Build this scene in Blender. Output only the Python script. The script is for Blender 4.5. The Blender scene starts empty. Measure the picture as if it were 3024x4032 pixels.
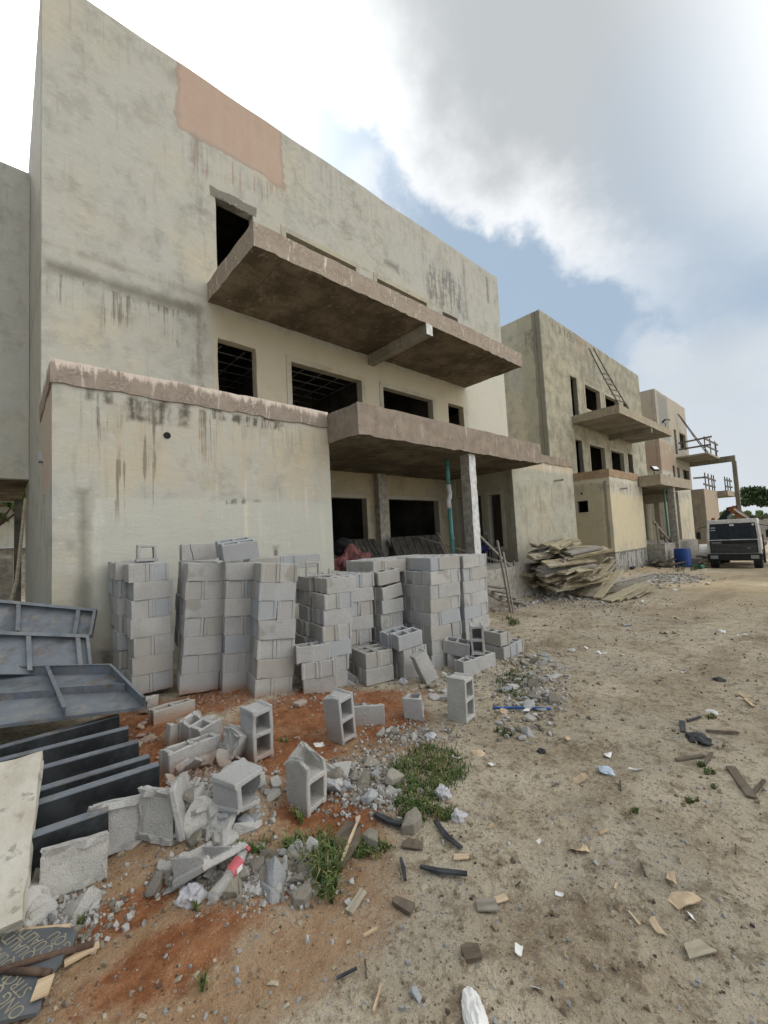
import bpy, bmesh, math, random
from mathutils import Vector, Matrix, noise, Euler
R = math.radians
random.seed(7)
sc = bpy.context.scene
COL = sc.collection

# ------------------------------------------------------------------ camera
F_PX, YAW, PITCH, ROLL, EYE = 1658.92, R(42.2627), R(3.7385), R(-2.9139), 1.75
fw = Vector((math.sin(YAW)*math.cos(PITCH), math.cos(YAW)*math.cos(PITCH), math.sin(PITCH)))
r0 = Vector((math.cos(YAW), -math.sin(YAW), 0)); u0 = r0.cross(fw)
rt = r0*math.cos(ROLL)+u0*math.sin(ROLL); up = -r0*math.sin(ROLL)+u0*math.cos(ROLL)
cd = bpy.data.cameras.new("camera"); cam = bpy.data.objects.new("camera", cd); COL.objects.link(cam)
cam.matrix_world = Matrix(((rt.x, up.x, -fw.x, 0), (rt.y, up.y, -fw.y, 0), (rt.z, up.z, -fw.z, EYE), (0, 0, 0, 1)))
cd.sensor_fit = 'HORIZONTAL'; cd.sensor_width = 36; cd.lens = 36*F_PX/3024
cd.clip_start = .05; cd.clip_end = 3000
sc.camera = cam
SLOPE = .025
def ray(u, v):
    return (fw+rt*((u-1512)/F_PX)-up*((v-2016)/F_PX))
def base_z(x): return -SLOPE*max(0., min(x, 42.)-1.)
def G(u, v, dz=0.):
    """point where the ground (raised by dz) lies under a spot of the survey picture, source pixels"""
    d = ray(u, v); z = 0.
    for i in range(40):
        t = (z+dz-EYE)/d.z; p = Vector((0, 0, EYE))+d*t; z = base_z(p.x)
    return p
def GD(u, v, dz=0.): return G(u*1.8228, v*1.8228, dz)

# ------------------------------------------------------------------ sky + sun
SUN_EL, SUN_AZ = R(41), R(-4)      # azimuth from +Y towards +X
sdir = Vector((math.sin(SUN_AZ)*math.cos(SUN_EL), math.cos(SUN_AZ)*math.cos(SUN_EL), math.sin(SUN_EL)))
sd = bpy.data.lights.new("sun", 'SUN'); so = bpy.data.objects.new("sun", sd); COL.objects.link(so)
so.rotation_euler = (-sdir).to_track_quat('-Z', 'Y').to_euler()
sd.energy = 1.5; sd.angle = R(10); sd.color = (1, .95, .86)
w = bpy.data.worlds.new("World"); sc.world = w; w.use_nodes = True
EXPOSURE = 0.0
sc.view_settings.view_transform = 'Standard'; sc.view_settings.look = 'None'
sc.view_settings.exposure = EXPOSURE; sc.view_settings.gamma = 1

# ---- tiny node algebra
class E:
    def __init__(s, t, sock): s.t, s.k = t, sock
    def _m(s, op, o, rev=False):
        n = s.t.nodes.new('ShaderNodeMath'); n.operation = op
        a, b = (o, s) if rev else (s, o)
        for i, q in enumerate((a, b)):
            if isinstance(q, E): s.t.links.new(q.k, n.inputs[i])
            elif q is not None: n.inputs[i].default_value = q
        return E(s.t, n.outputs[0])
    def __add__(s, o): return s._m('ADD', o)
    __radd__ = __add__
    def __sub__(s, o): return s._m('SUBTRACT', o)
    def __rsub__(s, o): return s._m('SUBTRACT', o, True)
    def __mul__(s, o): return s._m('MULTIPLY', o)
    __rmul__ = __mul__
    def __truediv__(s, o): return s._m('DIVIDE', o)
    def mn(s, o): return s._m('MINIMUM', o)
    def mx(s, o): return s._m('MAXIMUM', o)
    def pw(s, o): return s._m('POWER', o)
    def absv(s): return s._m('ABSOLUTE', None)
def node(t, typ, **kw):
    n = t.nodes.new(typ)
    for k, v in kw.items(): setattr(n, k, v)
    return n
def sstep(a, lo, hi, out0=0., out1=1.):
    n = node(a.t, 'ShaderNodeMapRange', interpolation_type='SMOOTHSTEP')
    a.t.links.new(a.k, n.inputs[0])
    if lo > hi: lo, hi, out0, out1 = hi, lo, out1, out0
    n.inputs[1].default_value = lo; n.inputs[2].default_value = hi; n.inputs[3].default_value = out0; n.inputs[4].default_value = out1
    return E(a.t, n.outputs[0])
def nz(t, vec, scale, detail=4., rough=.55, stretch=None, off=None):
    if stretch or off:
        m = node(t, 'ShaderNodeMapping'); t.links.new(vec, m.inputs[0])
        if stretch: m.inputs[3].default_value = stretch
        if off: m.inputs[1].default_value = off
        vec = m.outputs[0]
    n = node(t, 'ShaderNodeTexNoise'); t.links.new(vec, n.inputs['Vector'])
    n.inputs['Scale'].default_value = scale; n.inputs['Detail'].default_value = detail; n.inputs['Roughness'].default_value = rough
    return E(t, n.outputs[0])
def mixc(t, f, a, b):
    n = node(t, 'ShaderNodeMix', data_type='RGBA')
    if isinstance(f, E): t.links.new(f.k, n.inputs[0])
    else: n.inputs[0].default_value = f
    for q, i in ((a, 6), (b, 7)):
        if isinstance(q, tuple): n.inputs[i].default_value = (*q, 1) if len(q) == 3 else q
        else: t.links.new(q, n.inputs[i])
    return n.outputs[2]
def xyz(t, vec):
    n = node(t, 'ShaderNodeSeparateXYZ'); t.links.new(vec, n.inputs[0])
    return [E(t, o) for o in n.outputs]
def dotv(t, vec, d):
    n = node(t, 'ShaderNodeVectorMath', operation='DOT_PRODUCT'); t.links.new(vec, n.inputs[0]); n.inputs[1].default_value = d
    return E(t, n.outputs['Value'])

# ---- world: clear sky + clouds laid out by direction
t = w.node_tree; t.nodes.clear()
out = node(t, 'ShaderNodeOutputWorld'); bg = node(t, 'ShaderNodeBackground'); t.links.new(bg.outputs[0], out.inputs[0])
sky = node(t, 'ShaderNodeTexSky', sky_type='NISHITA'); sky.sun_disc = False
sky.sun_elevation = SUN_EL; sky.sun_rotation = SUN_AZ; sky.air_density = 1.2; sky.dust_density = 1.5; sky.ozone_density = 1.5
bg.inputs[1].default_value = .1
tc = node(t, 'ShaderNodeTexCoord'); dv = tc.outputs['Generated']
dx, dy, dz = xyz(t, dv)
den = (dz.mx(0.)+.22)
cv = node(t, 'ShaderNodeCombineXYZ')
for i, q in enumerate((dx/den, dy/den)): t.links.new(q.k, cv.inputs[i])
n1 = nz(t, cv.outputs[0], 1.5, 7, .58); n2 = nz(t, cv.outputs[0], .55, 3, .5, off=(3.1, 1.7, 0)); n3 = nz(t, cv.outputs[0], 4.5, 6, .62, off=(7, 2, 1))
def rd(u, v): return ray(u*1.8228, v*1.8228).normalized()
def lobe(u, v, deg_in, deg_out):
    return sstep(dotv(t, dv, rd(u, v)), math.cos(R(deg_out)), math.cos(R(deg_in)))
# the big cloud bank: everything on the upper right of a great circle
pn = rd(640, 40).cross(rd(1270, 540)).normalized()
if pn.dot(rd(1500, 100)) < 0: pn = -pn
n4 = nz(t, dv, 3.2, 5, .55, off=(2, 5, 1)); n5 = nz(t, dv, 9., 5, .6, off=(4, 1, 3))
sdist = dotv(t, dv, pn)+.07+(n1-.5)*.30+(n4-.5)*.22+(n5-.5)*.13+(n3-.5)*.09
bank = sstep(sdist, -.01, .045)
fade = 1.-sstep(dotv(t, dv, rd(1500, 760))+(n2-.5)*.12, math.cos(R(24)), math.cos(R(6)))
bank = bank*sstep(dz+(n1-.5)*.35+(n4-.5)*.2, .27, .58)
glow = sstep(dotv(t, dv, sdir), math.cos(R(46)), math.cos(R(5))); glow2 = sstep(dotv(t, dv, sdir), math.cos(R(24)), math.cos(R(2)))
wisp = (sstep(n1*.6+n2*.4, .54, .8)*.4*sstep(dz, .3, .55)).mx(lobe(840, 420, 1, 6)*sstep(n5, .40, .66)*.7)
low = lobe(1600, 960, 5, 17)*sstep(n4*.65+n5*.35, .38, .60)*.8
low2 = lobe(1450, 750, 1., 6)*sstep(n5*.6+n4*.4, .40, .6)*.8
behind = sstep(dotv(t, dv, Vector((.42, -.82, .38)).normalized()), .38, .9)  # unseen sky behind the camera, brightened as added fill for the house fronts
puff = (low.mx(low2)).mx(wisp*sstep(dz, .02, .2))
mask = bank.mx(puff).mx(behind*sstep(n1, .36, .52)).mn(1.)
grey = sstep(sdist+(n1-.5)*.12, .0, .17)*sstep(dz, .12, .4)
ccol = mixc(t, grey, (10.2, 10.4, 10.6), mixc(t, lobe(1680, 330, 3, 20), (5.6, 5.9, 6.1), (5.0, 5.8, 6.7)))
ccol = mixc(t, puff*(1.-bank), ccol, (6.4, 6.8, 7.2))
ccol = mixc(t, behind, ccol, (24., 23.5, 22.4))
hz = 1.-sstep(dz, 0., .24)
skyc = mixc(t, hz*.7, mixc(t, .8, sky.outputs[0], (4.5, 5.7, 7.1)), (5.9, 6.7, 7.3))
c = mixc(t, mask, skyc, ccol)
gl = mixc(t, 1., (0, 0, 0), (1., .99, .95))
addn = node(t, 'ShaderNodeVectorMath', operation='MULTIPLY_ADD')
gv = node(t, 'ShaderNodeCombineXYZ'); gk = glow.pw(1.6)*11.+glow2*14.
for i in range(3): t.links.new(gk.k, gv.inputs[i])
t.links.new(gv.outputs[0], addn.inputs[0]); addn.inputs[1].default_value = (1, 1., .96); t.links.new(c, addn.inputs[2])
dim = 1.-sstep(dx*-1., .15, .75)*sstep(dy*-1., -.45, .1)*.65  # unseen sky on the left, darkened so faces turned that way read darker
below = sstep(dz, -.02, -.002)
t.links.new(mixc(t, below, (2.6, 2.3, 1.8), mixc(t, dim, (1.2, 1.4, 1.6), addn.outputs[0])), bg.inputs[0])

# ------------------------------------------------------------------ materials
def mat(name):
    m = bpy.data.materials.new(name); m.use_nodes = True; t = m.node_tree
    b = t.nodes['Principled BSDF']; b.inputs['Specular IOR Level'].default_value = .25
    return m, t, b
def setc(t, b, c):
    if isinstance(c, tuple): b.inputs['Base Color'].default_value = (*c, 1)
    else: t.links.new(c, b.inputs['Base Color'])
def bump(t, b, h, strength=.4, dist=.01):
    n = node(t, 'ShaderNodeBump'); n.inputs['Strength'].default_value = strength; n.inputs['Distance'].default_value = dist
    t.links.new(h.k, n.inputs['Height']); t.links.new(n.outputs[0], b.inputs['Normal'])
def simple(name, col, rough=.8, metal=0., var=.25, scale=8., bumpd=0.004, spec=.25, dark=None):
    m, t, b = mat(name); tc = node(t, 'ShaderNodeTexCoord'); oi = node(t, 'ShaderNodeObjectInfo')
    n = nz(t, tc.outputs['Object'], scale, 6, .65)
    k = sstep(n, .3, .7)
    d = dark or tuple(x*(1-2*var) for x in col)
    c = mixc(t, k, d, tuple(min(1, x*(1+var*.6)) for x in col))
    c = mixc(t, E(t, oi.outputs['Random'])*.22, c, tuple(x*.6 for x in col))
    setc(t, b, c); b.inputs['Roughness'].default_value = rough; b.inputs['Metallic'].default_value = metal
    b.inputs['Specular IOR Level'].default_value = spec
    if bumpd: bump(t, b, nz(t, tc.outputs['Object'], scale*5, 5, .7), .5, bumpd)
    return m
M = {}
def plaster(name, light=(.43, .432, .395), cream=(.475, .44, .345), creamness=.28, patches=(), drips=(), crackle=None, rough_bump=1., seed=0.):
    """cement render: trowel clouds, damp blotches, rain streaks, and the wall's own stains given in metres"""
    m, t, b = mat(name); g = node(t, 'ShaderNodeNewGeometry'); P = g.outputs['Position']
    x, y, z = xyz(t, P); h = x+y*.83
    off = (seed, seed*.7, seed*1.3)
    big = nz(t, P, .55, 5, .6, off=off); mid = nz(t, P, 2.3, 6, .62, stretch=(1, 1, .8), off=off); fine = nz(t, P, 26, 4, .65)
    sw = nz(t, P, 3.2, 5, .7, stretch=(1, 1, 2.6), off=off)
    streak = nz(t, P, 5.5, 5, .62, stretch=(1, 1, .13), off=off)
    c = mixc(t, sstep(big+creamness-.35, .38, .68), light, cream)
    c = mixc(t, sstep(mid, .47, .72)*.7, c, tuple(q*.66 for q in light))
    c = mixc(t, sstep(nz(t, P, 1.1, 7, .7, off=(seed+4, 2, seed)), .53, .66)*.4, c, (.27, .26, .215))
    c = mixc(t, sstep(nz(t, P, 7.5, 4, .75, stretch=(1, 1, 2.2), off=(seed, 5, 1)), .57, .7)*.4, c, (.58, .575, .54))
    c = mixc(t, sstep(sw, .5, .78)*.5, c, (.53, .53, .495))
    c = mixc(t, sstep(streak, .56, .74)*.4, c, (.25, .235, .185))
    c = mixc(t, sstep(fine, .55, .8)*.35, c, (.27, .255, .21))
    wn = nz(t, P, 1.7, 4, .6, off=(9, 4, 2)); wf = nz(t, P, 7., 4, .65, off=(3, 8, 1))
    warp = (wn-.5)*.7+(wf-.5)*.3
    for pt in patches:
        # (axis, a0, a1, z0, z1, colour, strength, softness, warp amount, streaky)
        ax, a0, a1, z0, z1, col, st, soft, wa, sk = pt
        q = x if ax == 'x' else y
        s = ((q-a0).mn(a1-q)).mn((z-z0).mn(z1-z))+warp*wa
        k = sstep(s, 0., soft)*st
        if sk: k = k*sstep(streak*.7+wf*.3, .5-sk*.12, .5+sk*.12)
        c = mixc(t, k, c, col)
    thin = nz(t, P, 11., 3, .6, stretch=(1, 1, .035), off=off)*.6+nz(t, P, 27., 3, .65, stretch=(1, 1, .03), off=off)*.4
    for (ax, a0, a1, ztop, length, col, st) in drips:
        q = x if ax == 'x' else y
        k = sstep(((q-a0).mn(a1-q))+(wn-.5)*.4, 0., .25)*sstep(thin+(wn-.5)*.3, .525, .61)*sstep((z-(ztop-length))+(nz(t, P, 1.6, 2, .5, stretch=(1, 1, .05))-.5)*length*1.6, 0., length*.35)*sstep(ztop-z+(wf-.5)*.15, 0., .04)*st
        c = mixc(t, k, c, col)
    if crackle:
        a0, a1, z0, z1 = crackle
        v = node(t, 'ShaderNodeTexVoronoi', feature='DISTANCE_TO_EDGE'); v.inputs['Scale'].default_value = 3.1
        wv = node(t, 'ShaderNodeVectorMath', operation='ADD'); cx = node(t, 'ShaderNodeCombineXYZ'); 
        t.links.new(((wf-.5)*.6).k, cx.inputs[0]); t.links.new(((wn-.5)*.8).k, cx.inputs[2])
        t.links.new(P, wv.inputs[0]); t.links.new(cx.outputs[0], wv.inputs[1]); t.links.new(wv.outputs[0], v.inputs['Vector'])
        k = sstep(E(t, v.outputs[0]), .13, .0)*sstep(((x-a0).mn(a1-x)).mn((z-z0).mn(z1-z))+warp*.8, 0., .5)*sstep(wn, .42, .56)*.5
        c = mixc(t, k, c, (.27, .265, .23))
    setc(t, b, c); b.inputs['Roughness'].default_value = .92; b.inputs['Specular IOR Level'].default_value = .15
    bump(t, b, fine*.25+mid*.5+sw*.9, .55*rough_bump, .02)
    return m

# ------------------------------------------------------------------ mesh helpers
class MB:
    def __init__(s): s.v, s.f, s.mi = [], [], []
    def add(s, vs, fs, mi=0):
        o = len(s.v); s.v += [Vector(q) for q in vs]; s.f += [tuple(i+o for i in f) for f in fs]; s.mi += [mi]*len(fs)
    def box(s, lo, hi, mi=0, m=None):
        x0, y0, z0 = lo; x1, y1, z1 = hi
        vs = [Vector(q) for q in ((x0, y0, z0), (x1, y0, z0), (x1, y1, z0), (x0, y1, z0), (x0, y0, z1), (x1, y0, z1), (x1, y1, z1), (x0, y1, z1))]
        if m: vs = [m @ q for q in vs]
        s.add(vs, [(3, 2, 1, 0), (4, 5, 6, 7), (0, 1, 5, 4), (1, 2, 6, 5), (2, 3, 7, 6), (3, 0, 4, 7)], mi)
    def voxel(s, xs, ys, zs, solid, mi=0):
        """solid cells of an uneven grid as one closed surface with shared corners"""
        nx, ny, nzc = len(xs)-1, len(ys)-1, len(zs)-1
        S = {(i, j, k) for i in range(nx) for j in range(ny) for k in range(nzc) if solid((xs[i]+xs[i+1])/2, (ys[j]+ys[j+1])/2, (zs[k]+zs[k+1])/2)}
        idx = {}; vs = []; fs = []
        def vi(i, j, k):
            if (i, j, k) not in idx: idx[(i, j, k)] = len(vs); vs.append((xs[i], ys[j], zs[k]))
            return idx[(i, j, k)]
        for (i, j, k) in S:
            if (i-1, j, k) not in S: fs.append((vi(i, j, k), vi(i, j, k+1), vi(i, j+1, k+1), vi(i, j+1, k)))
            if (i+1, j, k) not in S: fs.append((vi(i+1, j, k), vi(i+1, j+1, k), vi(i+1, j+1, k+1), vi(i+1, j, k+1)))
            if (i, j-1, k) not in S: fs.append((vi(i, j, k), vi(i+1, j, k), vi(i+1, j, k+1), vi(i, j, k+1)))
            if (i, j+1, k) not in S: fs.append((vi(i, j+1, k), vi(i, j+1, k+1), vi(i+1, j+1, k+1), vi(i+1, j+1, k)))
            if (i, j, k-1) not in S: fs.append((vi(i, j, k), vi(i, j+1, k), vi(i+1, j+1, k), vi(i+1, j, k)))
            if (i, j, k+1) not in S: fs.append((vi(i, j, k+1), vi(i+1, j, k+1), vi(i+1, j+1, k+1), vi(i, j+1, k+1)))
        s.add(vs, fs, mi)
    def tube(s, pts, r, n=8, mi=0, cap=True):
        pts = [Vector(p) for p in pts]; rings = []
        rr = r if isinstance(r, (list, tuple)) else [r]*len(pts)
        for i, p in enumerate(pts):
            d = (pts[min(i+1, len(pts)-1)]-pts[max(i-1, 0)]).normalized()
            a = d.cross(Vector((0, 0, 1)) if abs(d.z) < .9 else Vector((1, 0, 0))).normalized(); b = d.cross(a)
            rings.append([p+(a*math.cos(2*math.pi*k/n)+b*math.sin(2*math.pi*k/n))*rr[i] for k in range(n)])
        vs = [q for g in rings for q in g]; fs = []
        for i in range(len(pts)-1):
            for k in range(n): fs.append((i*n+k, i*n+(k+1) % n, (i+1)*n+(k+1) % n, (i+1)*n+k))
        if cap: fs += [tuple(range(n))[::-1], tuple((len(pts)-1)*n+k for k in range(n))]
        s.add(vs, fs, mi)
    def bar(s, a, b, wd, th, upv=(0, 0, 1), mi=0):
        a, b = Vector(a), Vector(b); d = (b-a); L = d.length; d.normalize(); uv = Vector(upv)
        sd_ = d.cross(uv)
        if sd_.length < .01: sd_ = d.cross(Vector((1, 0, 0)))
        sd_.normalize(); u_ = sd_.cross(d)
        m = Matrix(((d.x, sd_.x, u_.x, a.x), (d.y, sd_.y, u_.y, a.y), (d.z, sd_.z, u_.z, a.z), (0, 0, 0, 1)))
        s.box((0, -wd/2, -th/2), (L, wd/2, th/2), mi, m)
    def prism(s, poly, z0, z1, mi=0, m=None):
        n = len(poly); vs = [Vector((p[0], p[1], z0)) for p in poly]+[Vector((p[0], p[1], z1)) for p in poly]
        if m: vs = [m @ q for q in vs]
        s.add(vs, [tuple(range(n))[::-1], tuple(range(n, 2*n))]+[(i, (i+1) % n, n+(i+1) % n, n+i) for i in range(n)], mi)
    def jitter(s, amp, freq=3., seed=0.):
        o = Vector((seed*3.1, seed*1.7, seed))
        s.v = [q+noise.noise_vector(q*freq+o)*amp for q in s.v]
    def mesh(s, name, mats, smooth=False):
        me = bpy.data.meshes.new(name); me.from_pydata([tuple(q) for q in s.v], [], s.f)
        for q in (mats if isinstance(mats, (list, tuple)) else [mats]): me.materials.append(q)
        me.polygons.foreach_set('material_index', s.mi)
        if smooth: me.polygons.foreach_set('use_smooth', [True]*len(s.f))
        me.update(); return me
    def build(s, name, mats, parent=None, smooth=False, loc=None, bev=0.):
        if parent is not None and loc is None:
            L = parent_loc(parent); s.v = [q-L for q in s.v]
        me = s.mesh(name, mats, smooth)
        if bev:
            bm = bmesh.new(); bm.from_mesh(me)
            bmesh.ops.remove_doubles(bm, verts=bm.verts, dist=1e-5)
            es = [e for e in bm.edges if len(e.link_faces) == 2 and e.calc_face_angle(0) > .5]
            bmesh.ops.bevel(bm, geom=es, offset=bev, segments=1, affect='EDGES', clamp_overlap=True)
            bm.to_mesh(me); bm.free()
        o = bpy.data.objects.new(name, me); COL.objects.link(o)
        if parent is not None: o.parent = parent
        if loc is not None: o.location = loc
        return o
def parent_loc(p):
    L = Vector((0, 0, 0))
    while p is not None: L = L+p.location; p = p.parent
    return L
def tag(o, label=None, cat=None, group=None, kind=None):
    for k, v in (('label', label), ('category', cat), ('group', group), ('kind', kind)):
        if v: o[k] = v
    return o
def empty(name, loc, label=None, cat=None, group=None, rot=None):
    o = bpy.data.objects.new(name, None); COL.objects.link(o); o.location = loc; o.empty_display_size = .2
    if rot: o.rotation_euler = rot
    return tag(o, label, cat, group)
def cuts(a, b, step, extra=()):
    n = max(1, round((b-a)/step)); q = [a+(b-a)*i/n for i in range(n+1)]
    ex = [e for e in extra if a < e < b]
    q = [v for v in q if all(abs(v-e) > step*.25 for e in ex) or v in (a, b)]+ex
    return sorted(set(round(v, 4) for v in q))

# ------------------------------------------------------------------ building materials
PINK = (.475, .365, .30); DKS = (.075, .07, .06); GREYR = (.27, .275, .27)
M['facade1'] = plaster('plaster_first_house', patches=[
    ('x', 3.5, 13.4, 4., 7.5, (.48, .43, .31), .7, .25, .15, 0),
    ('x', 13.38, 17., 4., 9.2, (.56, .545, .47), .75, .15, .25, 0),
    ('x', 11.2, 13.85, 10.2, 12.2, (.40, .41, .41), .75, .3, 1.3, 2.2),
    ('x', 11.2, 13.85, 10.2, 12.2, (.15, .15, .145), .75, .5, 1.3, .5),
    ('x', 13.6, 14.0, 10.3, 13.1, (.19, .185, .16), .75, .3, .5, 0),
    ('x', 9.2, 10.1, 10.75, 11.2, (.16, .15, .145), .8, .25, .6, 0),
    ('x', 2.90, 5.70, 11.44, 14.5, (.33, .235, .19), .65, .05, .6, 0),
    ('x', 2.95, 5.65, 11.50, 14.5, PINK, .72, .14, .6, 0), ('x', 2.95, 5.65, 11.5, 14.5, (.40, .29, .23), .5, .2, .8, 1.6),
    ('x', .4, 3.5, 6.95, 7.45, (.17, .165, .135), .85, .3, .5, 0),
    ('x', .4, 3.6, 7.5, 7.75, (.23, .22, .18), .6, .2, .5, 0),
    ('x', 3.05, 3.55, 4., 7.4, (.19, .15, .12), .8, .25, .5, 1.5),
    ('x', 15.3, 15.6, 11.6, 12.9, (.16, .155, .14), .7, .15, .3, 0),
    ('x', 3.15, 3.6, 9.6, 11.6, (.19, .185, .16), .7, .2, .5, 1.2),
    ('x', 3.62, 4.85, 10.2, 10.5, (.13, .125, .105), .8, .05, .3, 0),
    ('x', 5.5, 13.3, 10.27, 10.4, (.24, .225, .18), .6, .1, .3, 0)],
    drips=[('x', .5, 3.5, 7.1, .9, (.17, .16, .13), .8), ('x', 3., 5.7, 11.45, .7, (.30, .20, .155), .6), ('x', .5, 2.8, 13.1, 1.0, (.27, .26, .23), .3), ('x', 6., 16, 13.1, 1.2, (.25, .24, .21), .35)],
    crackle=(5.6, 9.6, 10.5, 12.7))
M['wing1'] = plaster('plaster_first_wing', creamness=.3, seed=2., patches=[
    ('x', 1.0, 5.3, 2.55, 4.3, (.50, .42, .295), .6, .3, .5, 1.4),
    ('x', .95, 5.3, .5, 2.62, (.47, .475, .425), .8, .08, .22, 0),
    ('x', .92, 1.12, .9, 2.6, (.60, .60, .57), .5, .08, .25, 1.),
    ('x', .72, .98, .7, 2.75, (.20, .195, .16), .75, .15, .25, 0),
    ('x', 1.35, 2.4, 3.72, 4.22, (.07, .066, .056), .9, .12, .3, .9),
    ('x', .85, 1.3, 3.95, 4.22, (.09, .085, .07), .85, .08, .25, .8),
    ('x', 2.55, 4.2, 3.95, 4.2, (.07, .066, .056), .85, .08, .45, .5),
    ('x', 2.38, 2.52, 2.2, 4.5, (.54, .45, .36), .55, .06, .16, .8),
    ('x', 3.2, 3.32, .6, 2.6, (.60, .56, .46), .7, .05, .1, 0),
    ('x', 3.75, 3.9, .9, 1.75, (.10, .095, .08), .8, .06, .2, .8),
    ('x', 2.9, 3.6, 2.5, 2.64, (.11, .105, .09), .8, .06, .3, .4),
    ('x', .3, 5.3, -1.3, .45, (.24, .23, .195), .7, .25, .5, 0),
    ('x', 1.0, 1.7, -1, .4, (.10, .10, .095), .8, .1, .4, .8),
    ('y', 7.35, 9.4, 2.6, 4.6, (.50, .38, .28), .6, .3, .5, 0)],
    drips=[('x', .8, 2.4, 3.75, 1.7, (.235, .195, .145), .9), ('x', 2.2, 5.15, 4.0, 1.5, (.28, .24, .18), .8), ('x', .7, 5.1, 4.15, .8, (.17, .155, .125), .75), ('x', 2.42, 2.5, 4.2, 2.0, (.24, .15, .09), .9), ('x', 2.6, 5.2, 4.15, 3.4, (.56, .54, .47), .55)])
M['wing1r'] = plaster('plaster_first_right_wing', light=(.39, .385, .325), creamness=.3, seed=5., patches=[
    ('x', 12.3, 17, 3.9, 4.3, (.49, .42, .30), .8, .1, .2, 0),
    ('x', 12.3, 17, -1.5, .5, (.16, .155, .13), .7, .3, .8, 2.), ('y', 7.2, 10, .5, 4, (.36, .32, .22), .6, .3, .5, 0), ('y', 7.25, 7.75, .5, 3.9, (.16, .155, .125), .65, .2, .5, 1.5)],
    drips=[('x', 12.4, 16.9, 4.25, .9, (.62, .61, .57), .9), ('x', 12.4, 16.9, 3.9, 1.6, (.22, .21, .18), .5)])
M['porch1'] = plaster('plaster_porch', light=(.36, .335, .25), cream=(.42, .36, .24), creamness=.45, seed=8.)
M['facade2'] = plaster('plaster_second_house', creamness=.5, cream=(.53, .485, .36), seed=11., patches=[
    ('x', 31.9, 36, 4, 8.5, (.55, .54, .46), .7, .1, .25, 0),
    ('x', 24.15, 25.9, 11.45, 14, (.34, .17, .115), .8, .03, .2, 0), ('x', 24.22, 25.85, 11.52, 14, (.50, .30, .215), .9, .05, .2, 0),
    ('x', 20, 36, 10.6, 13.2, (.42, .42, .37), .6, .5, .8, 0),
    ('x', 21.4, 24.1, 12.2, 12.85, (.075, .07, .075), .85, .12, .5, .35),
    ('x', 26.2, 27.2, 11.4, 12.1, (.10, .095, .09), .7, .2, .6, .5), ('x', 28.6, 29.6, 10.9, 11.9, (.14, .135, .12), .6, .2, .5, .5),
    ('y', 9., 11., 3.5, 13.2, (.30, .29, .225), .45, .4, .8, 0), ('y', 9.6, 10.15, 3.8, 13.1, (.17, .165, .13), .75, .12, .35, 0), ('y', 9.8, 10.6, 10.8, 12.2, (.15, .145, .12), .7, .2, .6, .8)],
    drips=[('x', 20, 35, 12.8, 1.8, (.24, .235, .2), .6), ('x', 31.8, 35, 8, 2, (.2, .19, .16), .5)])
M['wing2'] = plaster('plaster_second_wing', cream=(.56, .50, .36), creamness=.55, seed=14., patches=[
    ('x', 20.9, 25.2, .8, 3.4, (.57, .50, .355), .75, .3, .5, 0),
    ('x', 20, 36, 3.35, 4.2, (.56, .55, .5), .85, .15, .5, .6), ('x', 20, 36, 3.3, 4.1, (.2, .195, .18), .7, .3, .8, .5),
    ('x', 20, 36, -2, .66, (.12, .115, .105), .93, .03, .12, 0), ('x', 20, 36, -2, .64, (.42, .42, .40), .8, .1, .6, .4),
    ('y', 7.42, 7.62, .3, 4.0, (.20, .19, .14), .8, .06, .15, 0), ('y', 7.5, 9.7, -2, 4.05, (.36, .33, .235), .6, .3, .6, 0)],
    drips=[('x', 20.8, 25.3, 4.1, 1.2, (.66, .65, .6), .8), ('x', 32, 36, 4.1, 2.4, (.6, .6, .56), .8)])
M['facade3'] = plaster('plaster_third_house', light=(.41, .395, .35), cream=(.44, .385, .30), creamness=.35, seed=17., patches=[
    ('x', 39.1, 42.2, 8.6, 12.7, (.235, .245, .245), .85, .3, .5, 0), ('x', 42.4, 46.5, 11.4, 14, (.43, .385, .32), .7, .3, .6, 0), ('x', 38.5, 42.9, 6.0, 8.7, (.37, .28, .215), .8, .3, .9, 0),
    ('x', 38.5, 42, 4.0, 6.3, (.52, .50, .43), .7, .3, .6, 0), ('y', 9.6, 13, 9.6, 13, (.46, .37, .27), .85, .3, .6, .9), ('y', 9.6, 13, 6, 8.4, (.37, .28, .215), .8, .3, .9, 0)],
    drips=[('x', 39, 43, 9.2, 2, (.6, .6, .57), .6)])
M['wing3'] = plaster('plaster_third_wing', light=(.30, .285, .25), cream=(.37, .30, .22), creamness=.5, seed=20., patches=[
    ('x', 39.8, 44.9, -2, 4.5, (.40, .33, .26), .85, .2, .3, 0), ('y', 7.3, 9.7, -2, 4.5, (.215, .205, .18), .8, .3, .5, 1.2)])
M['link'] = plaster('plaster_rear_link', light=(.44, .445, .42), cream=(.42, .40, .30), seed=23., patches=[('x', -3, -.1, 4.0, 7.9, (.36, .27, .19), .5, .6, .9, 0)])
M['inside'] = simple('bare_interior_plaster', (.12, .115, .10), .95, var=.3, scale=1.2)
M['smooth'] = plaster('smooth_cement_surround', light=(.41, .395, .33), cream=(.44, .40, .29), creamness=.35, rough_bump=.4, seed=30.)
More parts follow.
